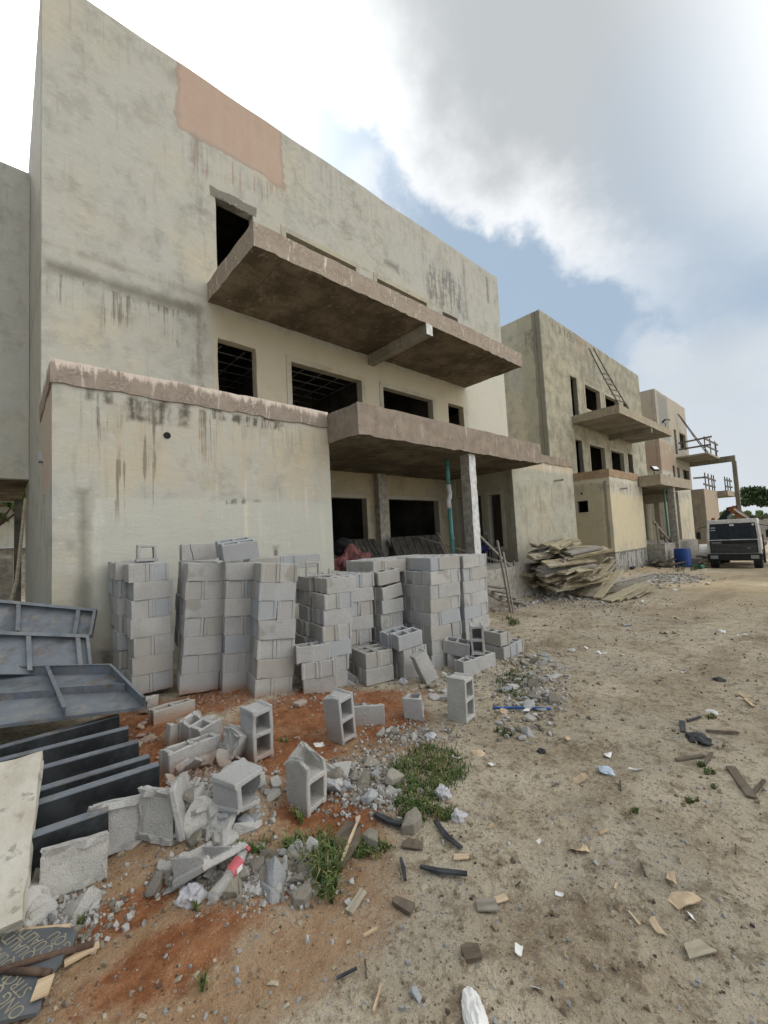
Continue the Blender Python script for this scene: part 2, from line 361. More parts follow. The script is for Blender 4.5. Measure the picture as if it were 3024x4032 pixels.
def fascia(name, base, hi, seed, white=.5, ztop=None):
    m, t, b = mat(name); g = node(t, 'ShaderNodeNewGeometry'); P = g.outputs['Position']; off = (seed, 0, seed)
    a = nz(t, P, 3.2, 6, .68, off=off); s1 = nz(t, P, 9, 4, .6, stretch=(1, 1, .16), off=off); f = nz(t, P, 22, 5, .7, off=off)
    c = mixc(t, sstep(a, .35, .7), base, tuple(q*.62 for q in base))
    c = mixc(t, sstep(a*.5+f*.5, .51, .62)*white, c, hi)
    c = mixc(t, sstep(s1, .6, .72)*white*1.2, c, (.66, .62, .57))
    c = mixc(t, sstep(f, .6, .8)*.5, c, (.12, .09, .075))
    if ztop:
        x, y, z = xyz(t, P)
        k = sstep(z+(s1-.5)*.5+(f-.5)*.12, ztop-.10, ztop+.01)*.85
        c = mixc(t, k, c, (.68, .60, .53))
    setc(t, b, c); b.inputs['Roughness'].default_value = .9; b.inputs['Specular IOR Level'].default_value = .15
    bump(t, b, f*.6+a, .6, .02); return m
M['fasc'] = fascia('stained_brown_fascia', (.36, .305, .255), (.53, .465, .375), 1, .8)
M['fasc_wing'] = fascia('splashed_brown_parapet', (.32, .27, .23), (.56, .48, .42), 4, .45, ztop=4.50)
M['fasc_canopy'] = fascia('red_brown_fascia', (.305, .255, .21), (.44, .375, .31), 7, .3)
M['fasc2'] = fascia('pale_cement_fascia', (.40, .35, .27), (.50, .44, .35), 9, .5)
M['fasc2r'] = fascia('orange_brown_parapet', (.38, .27, .18), (.48, .36, .26), 11, .2)
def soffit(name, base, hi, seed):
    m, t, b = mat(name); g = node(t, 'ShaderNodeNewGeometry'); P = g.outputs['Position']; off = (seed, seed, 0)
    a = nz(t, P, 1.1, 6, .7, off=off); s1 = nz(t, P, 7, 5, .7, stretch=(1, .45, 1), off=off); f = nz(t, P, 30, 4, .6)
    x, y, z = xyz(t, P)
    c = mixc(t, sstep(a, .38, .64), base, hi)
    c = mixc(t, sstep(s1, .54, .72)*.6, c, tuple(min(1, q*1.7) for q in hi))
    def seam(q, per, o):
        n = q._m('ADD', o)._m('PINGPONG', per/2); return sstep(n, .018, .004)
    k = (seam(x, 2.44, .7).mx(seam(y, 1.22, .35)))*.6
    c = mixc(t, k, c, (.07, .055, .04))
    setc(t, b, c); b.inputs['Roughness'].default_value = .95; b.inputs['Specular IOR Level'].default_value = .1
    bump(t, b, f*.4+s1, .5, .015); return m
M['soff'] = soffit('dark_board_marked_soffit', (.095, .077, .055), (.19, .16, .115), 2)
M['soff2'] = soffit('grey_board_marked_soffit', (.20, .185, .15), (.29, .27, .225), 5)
M['rawcol'] = simple('rough_raw_concrete', (.40, .38, .34), .95, var=.22, scale=7, bumpd=.012)
M['whitecol'] = simple('whitewashed_concrete', (.66, .67, .68), .8, var=.18, scale=9, bumpd=.006)
M['pvc'] = simple('green_pvc', (.075, .27, .235), .4, var=.12, scale=5, bumpd=0, spec=.4)
M['pvcw'] = simple('grey_white_pvc', (.55, .56, .56), .45, var=.1, bumpd=0)
M['dark'] = simple('dark_void_paint', (.02, .02, .02), .9)
M['galv'] = simple('galvanised_steel', (.42, .43, .44), .5, metal=.6, var=.1)

# ------------------------------------------------------------------ building helpers
def wall(name, p, m, x0, x1, y0, y1, z0, z1, opens=(), along='x', step=.6, jit=.006, seed=0.):
    """a wall slab with real openings (a0, a1, z0, z1) through it"""
    b = MB(); ex = [q for o in opens for q in o[:2]]; ez = [q for o in opens for q in o[2:4]]
    if along == 'x':
        b.voxel(cuts(x0, x1, step, ex), [y0, y1], cuts(z0, z1, step, ez), lambda x, y, z: not any(o[0] < x < o[1] and o[2] < z < o[3] for o in opens))
    else:
        b.voxel([x0, x1], cuts(y0, y1, step, ex), cuts(z0, z1, step, ez), lambda x, y, z: not any(o[0] < y < o[1] and o[2] < z < o[3] for o in opens))
    b.jitter(jit, 1.7, seed)
    return b.build(name, m, p)
def slab(name, p, mside, mbot, x0, x1, y0, y1, z0, z1, step=.14, jit=.016, seed=0., ragged=0., solid=None):
    b = MB(); b.voxel(cuts(x0, x1, step), cuts(y0, y1, step), cuts(z0, z1, .16), solid or (lambda *a: True))
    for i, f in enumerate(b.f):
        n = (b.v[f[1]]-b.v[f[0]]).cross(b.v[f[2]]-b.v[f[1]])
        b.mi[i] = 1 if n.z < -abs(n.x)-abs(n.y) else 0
    o = Vector((seed, seed*2, seed*3)); nv = []
    for q in b.v:
        d = noise.noise_vector(q*2.2+o)*jit+noise.noise_vector(q*7.+o)*jit*.8
        if ragged and q.z < z0+.01 and (q.y < y0+.01 or q.x < x0+.01): d.z += ragged*max(-.2, noise.noise(q*5+o))
        nv.append(q+d)
    b.v = nv
    return b.build(name, [mside, mbot], p)
def surround(p, a0, a1, z0, z1, y, along='x', depth=.24, wd=.13, proud=.018, m=None, face=-1):
    """smooth cement band round an opening, carried into the reveal"""
    b = MB(); e = .004
    A = [a0-wd, a0+e*4, a1-e*4, a1+wd]; Z = [z0-wd, z0+e*4, z1-e*4, z1+wd]
    yy = [y-proud, y+.002, y+depth] if face < 0 else [y-depth, y-.002, y+proud]
    inner = lambda a, z: A[1] < a < A[2] and Z[1] < z < Z[2]
    def solid(a, d, z):
        if inner(a, z): return False
        front = yy[0] < d < yy[1] if face < 0 else yy[1] < d < yy[2]
        return front
    def liner(a, d, z): return False
    if along == 'x': b.voxel(A, yy, Z, lambda x, yv, z: solid(x, yv, z))
    else: b.voxel(yy, A, Z, lambda x, yv, z: solid(yv, x, z))
    # liner of the reveal: four thin boards of cement inside the opening
    i = e*4; f0, f1 = (y+.003, y+depth-.02) if face < 0 else (y-depth+.02, y-.003)
    for (p0, p1, q0, q1) in ((a0-.002, a0+i, z0+i, z1-i), (a1-i, a1+.002, z0+i, z1-i), (a0-.002, a1+.002, z0-.002, z0+i), (a0-.002, a1+.002, z1-i, z1+.002)):
        if along == 'x': b.box((p0, f0, q0), (p1, f1, q1))
        else: b.box((f0, p0, q0), (f1, p1, q1))
    b.jitter(.003, 2.)
    return b.build('window_surround', m or M['smooth'], p)

def house_body(p, x0, x1, yb, ztop, mside, minside, left_open=()):
    wall('side_wall', p, mside, x0, x0+.23, 9.9, yb, -1.4, ztop, left_open, 'y', seed=3)
    wall('side_wall', p, mside, x1-.23, x1, 9.9, yb, -1.4, ztop, (), 'y', seed=4)
    wall('back_wall', p, mside, x0, x1, yb, yb+.2, -1.4, ztop, (), 'x', step=2)
    b = MB()
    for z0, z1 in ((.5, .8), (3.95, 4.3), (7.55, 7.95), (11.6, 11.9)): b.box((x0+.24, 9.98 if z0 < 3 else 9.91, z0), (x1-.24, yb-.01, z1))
    b.build('floor_slabs', minside, p)
    b = MB()
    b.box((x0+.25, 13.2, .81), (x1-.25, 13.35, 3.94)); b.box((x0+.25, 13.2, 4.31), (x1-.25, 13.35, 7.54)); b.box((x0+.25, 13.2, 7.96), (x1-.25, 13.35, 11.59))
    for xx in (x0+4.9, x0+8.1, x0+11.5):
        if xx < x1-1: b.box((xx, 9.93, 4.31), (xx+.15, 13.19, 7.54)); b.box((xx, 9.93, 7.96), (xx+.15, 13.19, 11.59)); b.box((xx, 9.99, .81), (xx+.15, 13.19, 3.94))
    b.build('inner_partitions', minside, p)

# ------------------------------------------------------------------ first house
X0, X1 = .5, 16.3
H1 = empty('concrete_house', (X0, 9.65, 0), 'nearest and tallest unfinished concrete house, with a pink patch high on its front', 'house', 'row of unfinished concrete houses')
up1 = [(3.78, 4.73, 7.97, 10.24), (5.66, 8.11, 8.7, 10.25), (8.95, 11.38, 8.7, 10.24), (12.28, 13.2, 7.97, 10.24)]
mid1 = [(3.74, 4.70, 4.5, 6.7), (5.67, 8.12, 4.9, 6.63), (8.97, 11.39, 4.9, 6.64), (12.26, 13.19, 4.5, 6.7)]
gf1 = [(5.16, 12.39, -1.4, 3.9)]
def facade_cells(name, p, m, x0, x1, ztop, opens):
    b = MB(); ex = [q for o in opens for q in o[:2]]; ez = [q for o in opens for q in o[2:4]]
    b.voxel(cuts(x0, x1, .45, ex), [9.65, 9.89], cuts(-1.4, ztop, .45, ez), lambda x, y, z: not any(o[0] < x < o[1] and o[2] < z < o[3] for o in opens))
    jv = []
    for q in b.v:
        near = any(o[0]-.06 < q.x < o[1]+.06 and o[2]-.06 < q.z < o[3]+.06 for o in opens)
        a = .022 if near and q.y < 9.7 else .007
        d = noise.noise_vector(q*3.1)*a; d.y *= .4
        if q.z > ztop-.05: d = noise.noise_vector(q*.8)*.03
        jv.append(q+d)
    b.v = jv
    return b.build(name, m, p, bev=.02)
facade_cells('front_wall', H1, M['facade1'], X0, X1, 13.15, up1+mid1+gf1)
# broken plaster over the balcony door
b = MB()
for i in range(16):
    xx = 3.75+i*.063; zz = 10.22+.1*random.random()
    b.prism([(random.uniform(-.07, .07), random.uniform(-.05, .05)) for _ in range(3)], 0, .02, m=Matrix.Translation((xx, 9.66, zz)) @ Euler((random.uniform(.9, 2.1), random.uniform(-.6, .6), 0)).to_matrix().to_4x4())
b.build('broken_lintel_edge', M['rawcol'], H1)
for o in up1[1:3]+mid1[1:3]: surround(H1, *o, 9.65)
house_body(H1, X0, X1, 16., 13.15, M['facade1'], M['inside'])
b = MB()
for k in range(6):
    b.bar((3.6, 10.4+k*.55, 6.72), (8.05, 10.4+k*.55, 6.72), .03, .02)
for k in range(8): b.bar((4.0+k*.6, 10.1, 6.745), (4.0+k*.6, 13.1, 6.745), .03, .02)
b.build('ceiling_rails', M['galv'], H1)
b = MB(); b.tube([(7.3, 13.18, 5.6), (7.28, 13.0, 5.62), (7.2, 12.7, 5.66), (7.1, 12.5, 5.6)], .05, 6); b.build('loose_conduit', M['dark'], H1)
# balcony
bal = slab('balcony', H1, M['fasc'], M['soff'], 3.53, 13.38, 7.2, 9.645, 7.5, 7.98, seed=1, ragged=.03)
b = MB(); b.voxel(cuts(8.40, 8.64, .3), cuts(7.2, 9.64, .3), [7.2, 7.495], lambda *a: True); b.jitter(.008, 3)
bm_ = b.build('beam', M['soff2'], bal); bm_.location = -Vector((0, 0, 0))
b = MB(); b.box((8.40, 7.178, 7.195), (8.645, 7.198, 7.49)); b.build('beam_end', M['whitecol'], bal)
# left wing
wall('wing_front_wall', H1, M['wing1'], .5, 5.15, 7.3, 7.53, -1.2, 4.2, step=.35)
wall('wing_side_wall', H1, M['wing1'], .5, .73, 7.53, 9.649, -1.2, 4.2, [(8.62, 8.8, 1.9, 2.75)], 'y', step=.4)
wall('wing_side_wall', H1, M['wing1'], 4.92, 5.15, 7.53, 9.96, -1.2, 4.2, (), 'y', step=.4)
slab('wing_parapet', H1, M['fasc_wing'], M['fasc_wing'], .48, 5.14, 7.27, 9.64, 4.18, 4.52, seed=3, ragged=.06, jit=.014)
b = MB(); b.tube([(1.97, 7.31, 3.61), (1.97, 7.285, 3.61)], .055, 10); b.build('drain_hole', M['dark'], H1)
b = MB(); b.box((.44, 8.95, 3.35), (.499, 9.2, 3.5)); b.build('vent_block', M['galv'], H1)
# right wing
wall('wing_front_wall', H1, M['wing1r'], 12.4, 16.95, 7.3, 7.53, -1.4, 4.26, step=.35, seed=7)
wall('wing_side_wall', H1, M['wing1r'], 12.4, 12.63, 7.531, 9.96, -1.4, 4.26, [(8.58, 9.63, .8, 3.12), (7.78, 8.3, 1.3, 3.1)], 'y', step=.4)
wall('wing_side_wall', H1, M['wing1r'], 16.72, 16.95, 7.531, 9.64, -1.4, 4.26, (), 'y', step=.6)
slab('wing_parapet', H1, M['fasc_canopy'], M['fasc_canopy'], 12.41, 16.99, 7.26, 9.64, 4.24, 4.53, seed=9, ragged=.05)
surround(H1, 7.78, 8.3, 1.3, 3.1, 12.4, 'y', wd=.1)
b = MB(); b.tube([(15.35, 7.31, 3.62), (15.35, 6.95, 3.62)], .035, 8); b.build('spout_pipe', M['rawcol'], H1)
# porch
wall('porch_back_wall', H1, M['porch1'], 5.16, 12.4, 9.97, 10.2, -1.2, 3.86, [(6.6, 8.36, 1.45, 3.06), (9.26, 11.76, 1.57, 3.07)], step=.5)
surround(H1, 6.6, 8.36, 1.45, 3.06, 9.97, wd=.1); surround(H1, 9.26, 11.76, 1.57, 3.07, 9.97, wd=.1)
b = MB(); b.voxel(cuts(8.68, 9.0, .16), [9.74, 9.968], cuts(-.5, 3.82, .2), lambda *a: True); b.jitter(.012, 5); b.build('porch_pier', M['rawcol'], H1)
slab('porch_floor', H1, M['rawcol'], M['rawcol'], 5.2, 12.38, 6.5, 9.95, -.6, .8, step=.5, jit=.01)
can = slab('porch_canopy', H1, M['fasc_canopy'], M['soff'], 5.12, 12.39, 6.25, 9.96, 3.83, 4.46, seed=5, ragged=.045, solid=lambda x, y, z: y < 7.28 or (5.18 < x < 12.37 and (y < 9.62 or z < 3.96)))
b = MB(); b.voxel(cuts(8.79, 9.06, .12), cuts(6.36, 6.64, .12), cuts(-.5, 3.825, .12), lambda *a: True); b.jitter(.012, 6)
for i, f in enumerate(b.f):
    n = (b.v[f[1]]-b.v[f[0]]).cross(b.v[f[2]]-b.v[f[1]])
    if n.y < -abs(n.x): b.mi[i] = 1
b.build('porch_column', [M['rawcol'], M['whitecol']], H1)
b = MB(); b.tube([(8.78, 7.07, 3.82), (8.79, 7.07, 3.05)], .055, 12); b.tube([(8.78, 7.07, 2.55), (8.80, 7.07, .81)], .055, 12); b.tube([(8.80, 7.07, 1.62), (8.80, 7.07, 1.72)], .063, 12)
dp = b.build('drain_pipe', M['pvc'], H1, smooth=True)
b = MB(); b.tube([(8.79, 7.07, 3.12), (8.79, 7.07, 2.98), (8.82, 7.07, 2.9), (8.80, 7.07, 2.78), (8.745, 7.07, 2.70), (8.75, 7.07, 2.58), (8.755, 7.07, 2.48)], .066, 12)
b.build('pipe_elbow', M['pvcw'], dp, smooth=True)
b = MB(); b.box((12.36, 8.43, 1.75), (12.398, 8.5, 1.85)); b.build('socket_box', M['whitecol'], H1)

# ------------------------------------------------------------------ second house
X0, X1 = 20.03, 35.0
H2 = empty('concrete_house', (X0, 9.65, 0), 'second unfinished concrete house, cream with a small orange patch and a ladder on its balcony', 'house', 'row of unfinished concrete houses')
up2 = [(23.08, 23.9, 7.97, 10.24), (24.92, 27.14, 8.68, 10.14), (27.93, 30.2, 8.68, 10.12), (31.2, 32.1, 7.97, 10.2)]
mid2 = [(23.1, 23.97, 4.5, 6.68), (24.92, 27.15, 4.9, 6.62), (28.13, 30.34, 4.9, 6.62), (31.2, 32.1, 4.5, 6.7)]
facade_cells('front_wall', H2, M['facade2'], X0, X1, 12.95, up2+mid2+[(25.31, 32.38, -1.4, 3.9)])
for o in up2[1:3]+mid2[1:3]: surround(H2, *o, 9.65)
house_body(H2, X0, X1, 16., 12.95, M['facade2'], M['inside'])
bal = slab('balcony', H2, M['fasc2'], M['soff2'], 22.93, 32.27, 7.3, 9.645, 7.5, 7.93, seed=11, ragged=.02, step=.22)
b = MB(); b.voxel(cuts(28.0, 28.25, .3), cuts(7.32, 9.64, .3), [7.2, 7.495], lambda *a: True); b.jitter(.008, 3); b.build('beam', M['soff2'], bal)
wall('wing_front_wall', H2, M['wing2'], 20.78, 25.3, 7.3, 7.53, -1.6, 4.16, step=.4, seed=8)
wall('wing_side_wall', H2, M['wing2'], 20.78, 21.01, 7.531, 9.64, -1.6, 4.16, [(8.31, 8.87, 2.55, 3.14)], 'y', step=.4)
wall('wing_side_wall', H2, M['wing2'], 25.07, 25.3, 7.531, 9.96, -1.6, 4.16, (), 'y', step=.4)
b = MB(); b.box((21.02, 7.54, -.5), (25.06, 9.63, .7)); b.build('wing_floor', M['inside'], H2)
surround(H2, 8.31, 8.87, 2.55, 3.14, 20.78, 'y', wd=.05)
b = MB(); b.tube([(20.79, 8.59, 3.48), (20.768, 8.59, 3.48)], .05, 10); b.build('drain_hole', M['dark'], H2)
slab('wing_parapet', H2, M['fasc2r'], M['fasc2r'], 20.75, 25.31, 7.27, 9.64, 4.14, 4.5, seed=13, ragged=.05, step=.2)
b = MB(); b.tube([(22.2, 7.31, 3.62), (22.2, 7.0, 3.62)], .035, 8); b.build('spout_pipe', M['rawcol'], H2)
wall('wing_front_wall', H2, M['wing2'], 32.4, 35.75, 7.3, 7.53, -1.6, 4.2, step=.5, seed=9)
wall('wing_side_wall', H2, M['porch1'], 32.4, 32.63, 7.531, 9.96, -1.6, 4.2, [(8.72, 9.28, .8, 3.25), (7.95, 8.48, 1.0, 3.28)], 'y', step=.4)
slab('wing_parapet', H2, M['fasc2'], M['fasc2'], 32.41, 35.8, 7.27, 9.64, 4.18, 4.45, seed=15, step=.3)
wall('porch_back_wall', H2, M['porch1'], 25.31, 32.4, 9.97, 10.2, -1.4, 3.86, [(27.3, 29.4, 1.57, 3.07)], step=.6)
slab('porch_floor', H2, M['rawcol'], M['rawcol'], 25.32, 32.38, 6.5, 9.95, -1.2, .8, step=.6, jit=.012)
slab('porch_canopy', H2, M['fasc2'], M['soff2'], 24.74, 31.0, 6.25, 7.25, 3.83, 4.38, seed=17, ragged=.02, step=.2)
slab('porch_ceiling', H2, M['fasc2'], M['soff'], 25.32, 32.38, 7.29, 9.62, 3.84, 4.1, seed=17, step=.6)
b = MB(); b.voxel(cuts(27.3, 27.62, .16), cuts(6.35, 6.63, .16), cuts(-1., 3.825, .2), lambda *a: True); b.jitter(.012, 5); b.build('porch_column', M['rawcol'], H2)
b = MB(); b.tube([(28.5, 7.1, 3.82), (28.55, 7.1, .81)], .055, 8); b.build('drain_pipe', M['pvc'], H2)

# ------------------------------------------------------------------ third house
X0, X1 = 38.75, 48.0
H3 = empty('concrete_house', (X0, 9.65, 0), 'farthest unfinished concrete house, patchy orange and grey, with timber rails on its balcony', 'house', 'row of unfinished concrete houses')
up3 = [(43.35, 44.1, 7.9, 10.09), (45.15, 47.3, 8.6, 10.03)]
mid3 = [(40.6, 41.0, 4.4, 5.9), (41.9, 42.6, 4.4, 6.75), (43.25, 44.06, 4.4, 6.7), (45.2, 47.4, 4.9, 6.68)]
facade_cells('front_wall', H3, M['facade3'], X0, X1, 12.76, up3+mid3)
house_body(H3, X0, X1, 16., 12.76, M['facade3'], M['inside'])
bal = slab('balcony', H3, M['fasc2'], M['soff2'], 43.25, 48.2, 7.4, 9.645, 7.45, 7.6, seed=21, ragged=.03, step=.3)
b = MB(); b.voxel(cuts(47.9, 48.2, .3), cuts(6.35, 9.64, .5), [7.1, 7.445], lambda *a: True); b.voxel(cuts(47.9, 48.2, .3), [6.35, 7.38], [7.45, 7.62], lambda *a: True); b.jitter(.008, 3); b.build('beam', M['soff2'], bal)
b = MB(); b.voxel(cuts(47.9, 48.22, .16), cuts(6.3, 6.6, .16), cuts(-1.4, 7.09, .3), lambda *a: True); b.jitter(.012, 5); b.build('tall_column', M['soff2'], H3)
wall('wing_front_wall', H3, M['wing3'], 39.85, 44.65, 7.3, 7.53, -1.6, 4.4, step=.6, seed=8)
wall('wing_side_wall', H3, M['wing3'], 39.85, 40.08, 7.531, 9.64, -1.6, 4.4, (), 'y', step=.6)
wall('wing_side_wall', H3, M['wing3'], 44.42, 44.65, 7.531, 9.64, -1.6, 4.4, (), 'y', step=.6)
slab('wing_roof', H3, M['fasc2'], M['soff2'], 40.0, 44.4, 7.55, 9.64, 4.1, 4.3, step=.6)
slab('terrace_slab', H3, M['fasc2'], M['soff2'], 44.66, 48.3, 6.61, 9.64, 3.95, 4.4, seed=23, ragged=.05, step=.3)
wall('porch_back_wall', H3, M['wing3'], 44.66, 48.0, 9.4, 9.63, -1.6, 3.94, (), step=.6)

# ------------------------------------------------------------------ next house at the far left: an upper storey across the gap
H0 = empty('rear_house', (-8, 14, 0), 'pale grey house wing standing farther back at the far left, open underneath', 'house')
wall('front_wall', H0, M['link'], -8, .49, 14., 14.25, 3.75, 12.05, [(-1.5, -.12, 8.2, 9.6)], step=.6)
wall('back_wall', H0, M['link'], -8, .49, 19.75, 20, 3.75, 12.05, step=2)
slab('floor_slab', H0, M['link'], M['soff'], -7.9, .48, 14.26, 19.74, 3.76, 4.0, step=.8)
b = MB(); b.box((-7.9, 14.27, 11.6), (.48, 19.7, 11.8)); b.build('roof', M['inside'], H0)
b = MB(); b.box((-8, 14.26, -1), (-7.7, 19.7, 3.75)); b.build('support_wall', M['inside'], H0); b = MB(); b.box((.3, 19.2, -1), (.49, 19.7, 3.75)); b.build('support_pier', M['inside'], H0)

# ------------------------------------------------------------------ ground
def smooth01(v): v = max(0., min(1., v)); return v*v*(3-2*v)
def ell(px):
    o_ = []
    for u, v, rx, ry in px:
        p = GD(u, v); o_.append((p.x, p.y, rx*1.35, ry*1.35))
    return o_
RED = ell([(480, 1512, .55, .4), (650, 1535, .6, .45), (800, 1530, .6, .4), (560, 1590, .3, .4), (630, 1640, .3, .45), (710, 1725, .3, .35), (300, 1545, .3, .5), (340, 1660, .25, .4), (390, 2045, .34, .10), (480, 2030, .3, .09), (300, 1950, .2, .1)])
ORANGE = ell([(330, 1800, .4, .35), (380, 2050, .7, .28), (250, 1950, .4, .25), (600, 2060, .5, .25), (650, 1600, 1.0, .9), (500, 1900, .6, .3), (330, 2160, .5, .2), (700, 1800, .4, .3)])
def ground_h(x, y):
    z = base_z(x)
    n = math.sqrt(max(0, x*x+y*y))
    z += .035*noise.noise(Vector((x*.55, y*.55, 3)))*min(1, .3+n/10)+.016*noise.noise(Vector((x*2.1, y*2.1, 9)))
    if n < 14: z += .011*noise.noise(Vector((x*6, y*6, 1)))+.006*noise.noise(Vector((x*19, y*19, 5)))*(1 if n < 9 else .3)
    # rubble bank along the right wing and porch, spoil by the far stairs
    z += .5*smooth01(1-(abs(x-12.)/3.5))*smooth01(1-abs(y-7.6)/1.9)
    z += .35*smooth01(1-(abs(x-23.)/5.))*smooth01(1-abs(y-7.3)/1.4)
    z += .06*smooth01(1-abs(x-2.2)/2.0)*smooth01(1-abs(y-4.9)/.9)*.4
    z += .24*smooth01(1-math.hypot((x-25.)/3.2, (y-5.7)/1.8))
    z += .13*smooth01(1-math.hypot((x-1.05)/.75, (y-2.95)/.65))
    return z
def grid_axis(a, b, fine0, fine1, step, grow):
    q = []; v = fine0
    while v < fine1: q.append(v); v += step
    s = step; v = fine1
    while v < b: q.append(v); s *= grow; v += s
    q.append(b); s = step; v = fine0-step; pre = []
    while v > a: pre.append(v); s *= grow; v -= s
    pre.append(a); return pre[::-1]+q
xs = grid_axis(-400, 900, -.6, 8., .05, 1.10); ys = grid_axis(-500, 700, .6, 7.2, .05, 1.12)
vs = [(x, y, ground_h(x, y)) for y in ys for x in xs]; nx = len(xs)
fs = [(j*nx+i, j*nx+i+1, (j+1)*nx+i+1, (j+1)*nx+i) for j in range(len(ys)-1) for i in range(nx-1)]
m, t, b = mat('site_dirt'); g = node(t, 'ShaderNodeNewGeometry'); P = g.outputs['Position']; x, y, z = xyz(t, P)
big = nz(t, P, .42, 5, .6); mid = nz(t, P, 1.6, 6, .62); f1 = nz(t, P, 9, 6, .68); f2 = nz(t, P, 60, 4, .7); f3 = nz(t, P, 170, 2, .6)
c = mixc(t, sstep(big*.5+mid*.5, .40, .60), (.47, .39, .28), (.70, .615, .475))
c = mixc(t, sstep(nz(t, P, .75, 4, .6, off=(5, 2, 0)), .50, .64)*.7, c, (.57, .52, .42))
c = mixc(t, sstep(nz(t, P, .9, 5, .65, off=(1, 7, 0)), .52, .68)*.65, c, (.27, .205, .135))
c = mixc(t, sstep(f1, .50, .64)*.6, c, (.20, .15, .095)); g1 = nz(t, P, 28, 6, .72); c = mixc(t, sstep(g1, .53, .63)*.6, c, (.19, .145, .095)); c = mixc(t, sstep(g1, .44, .34)*.6, c, (.66, .60, .50))
c = mixc(t, sstep(f1, .48, .32)*.55, c, (.60, .535, .42))
far = sstep(x, 9., 17.)*sstep(nz(t, P, .3, 3, .5), .3, .6)
c = mixc(t, far*.7, c, (.46, .37, .235))
red = None
for (cx, cy, rx, ry) in RED:
    d = ((x-cx)*(1/rx)).pw(2)+((y-cy)*(1/ry)).pw(2)
    k = sstep(d+(mid-.5)*3.4+(f1-.5)*1.6+(big-.5)*2., 1.25, .35)
    red = k if red is None else red.mx(k)
og = None
for (cx, cy, rx, ry) in ORANGE:
    d = ((x-cx)*(1/rx)).pw(2)+((y-cy)*(1/ry)).pw(2)
    k = sstep(d+(mid-.5)*2.6+(f1-.5)*.9, 1.3, .1); og = k if og is None else og.mx(k)
c = mixc(t, og*.85, c, mixc(t, sstep(f1*.5+big*.5, .4, .6), (.40, .225, .115), (.56, .37, .22)))
rc = mixc(t, sstep(f1*.6+mid*.4, .38, .62), (.27, .10, .042), (.48, .22, .105))
rc = mixc(t, sstep(mid, .52, .68)*.55, rc, (.36, .215, .125))
c = mixc(t, red*.95, c, rc)
c = mixc(t, sstep(f2, .58, .74)*.6, c, (.11, .085, .06))
c = mixc(t, sstep(f2, .40, .26)*.55, c, (.52, .47, .39))
def specks(scale, keep, col, s):
    global c
    v = node(t, 'ShaderNodeTexVoronoi'); v.inputs['Scale'].default_value = scale; t.links.new(P, v.inputs['Vector'])
    rnd = node(t, 'ShaderNodeSeparateColor'); t.links.new(v.outputs['Color'], rnd.inputs[0])
    c = mixc(t, sstep(E(t, v.outputs['Distance']), .42, .30)*sstep(E(t, rnd.outputs[0]), keep, keep+.02)*s, c, col)
c = mixc(t, sstep(nz(t, P, 1.3, 5, .6, stretch=(.22, 1, 1), off=(3, 3, 3)), .52, .66)*sstep(x, 2.5, 5.)*.5, c, (.31, .25, .17))
specks(46, .94, (.55, .52, .46), .6); specks(60, .93, (.09, .075, .06), .7); specks(110, .90, (.50, .46, .38), .6); specks(30, .965, (.17, .14, .11), .6); specks(150, .9, (.10, .08, .06), .6)
setc(t, b, c); b.inputs['Roughness'].default_value = .95; b.inputs['Specular IOR Level'].default_value = .1
bump(t, b, f1*1.4+nz(t, P, 24, 5, .7)*.9+f2*.5+f3*.22+mid*.6, 1., .05)
me = bpy.data.meshes.new('ground'); me.from_pydata(vs, [], fs); me.materials.append(m); me.polygons.foreach_set('use_smooth', [True]*len(fs)); me.update()
tag(bpy.data.objects.new('ground', me), kind='structure'); COL.objects.link(bpy.data.objects['ground'])
def GH(u, v, dz=0.):
    """spot of the survey picture (px on a 1659-wide print) dropped on the ground"""
    d = ray(u*1.8228, v*1.8228); p = GD(u, v, dz)
    for i in range(3):
        h = ground_h(p.x, p.y); tt = (h+dz-EYE)/d.z; p = Vector((0, 0, EYE))+d*tt
    p.z = ground_h(p.x, p.y); return p

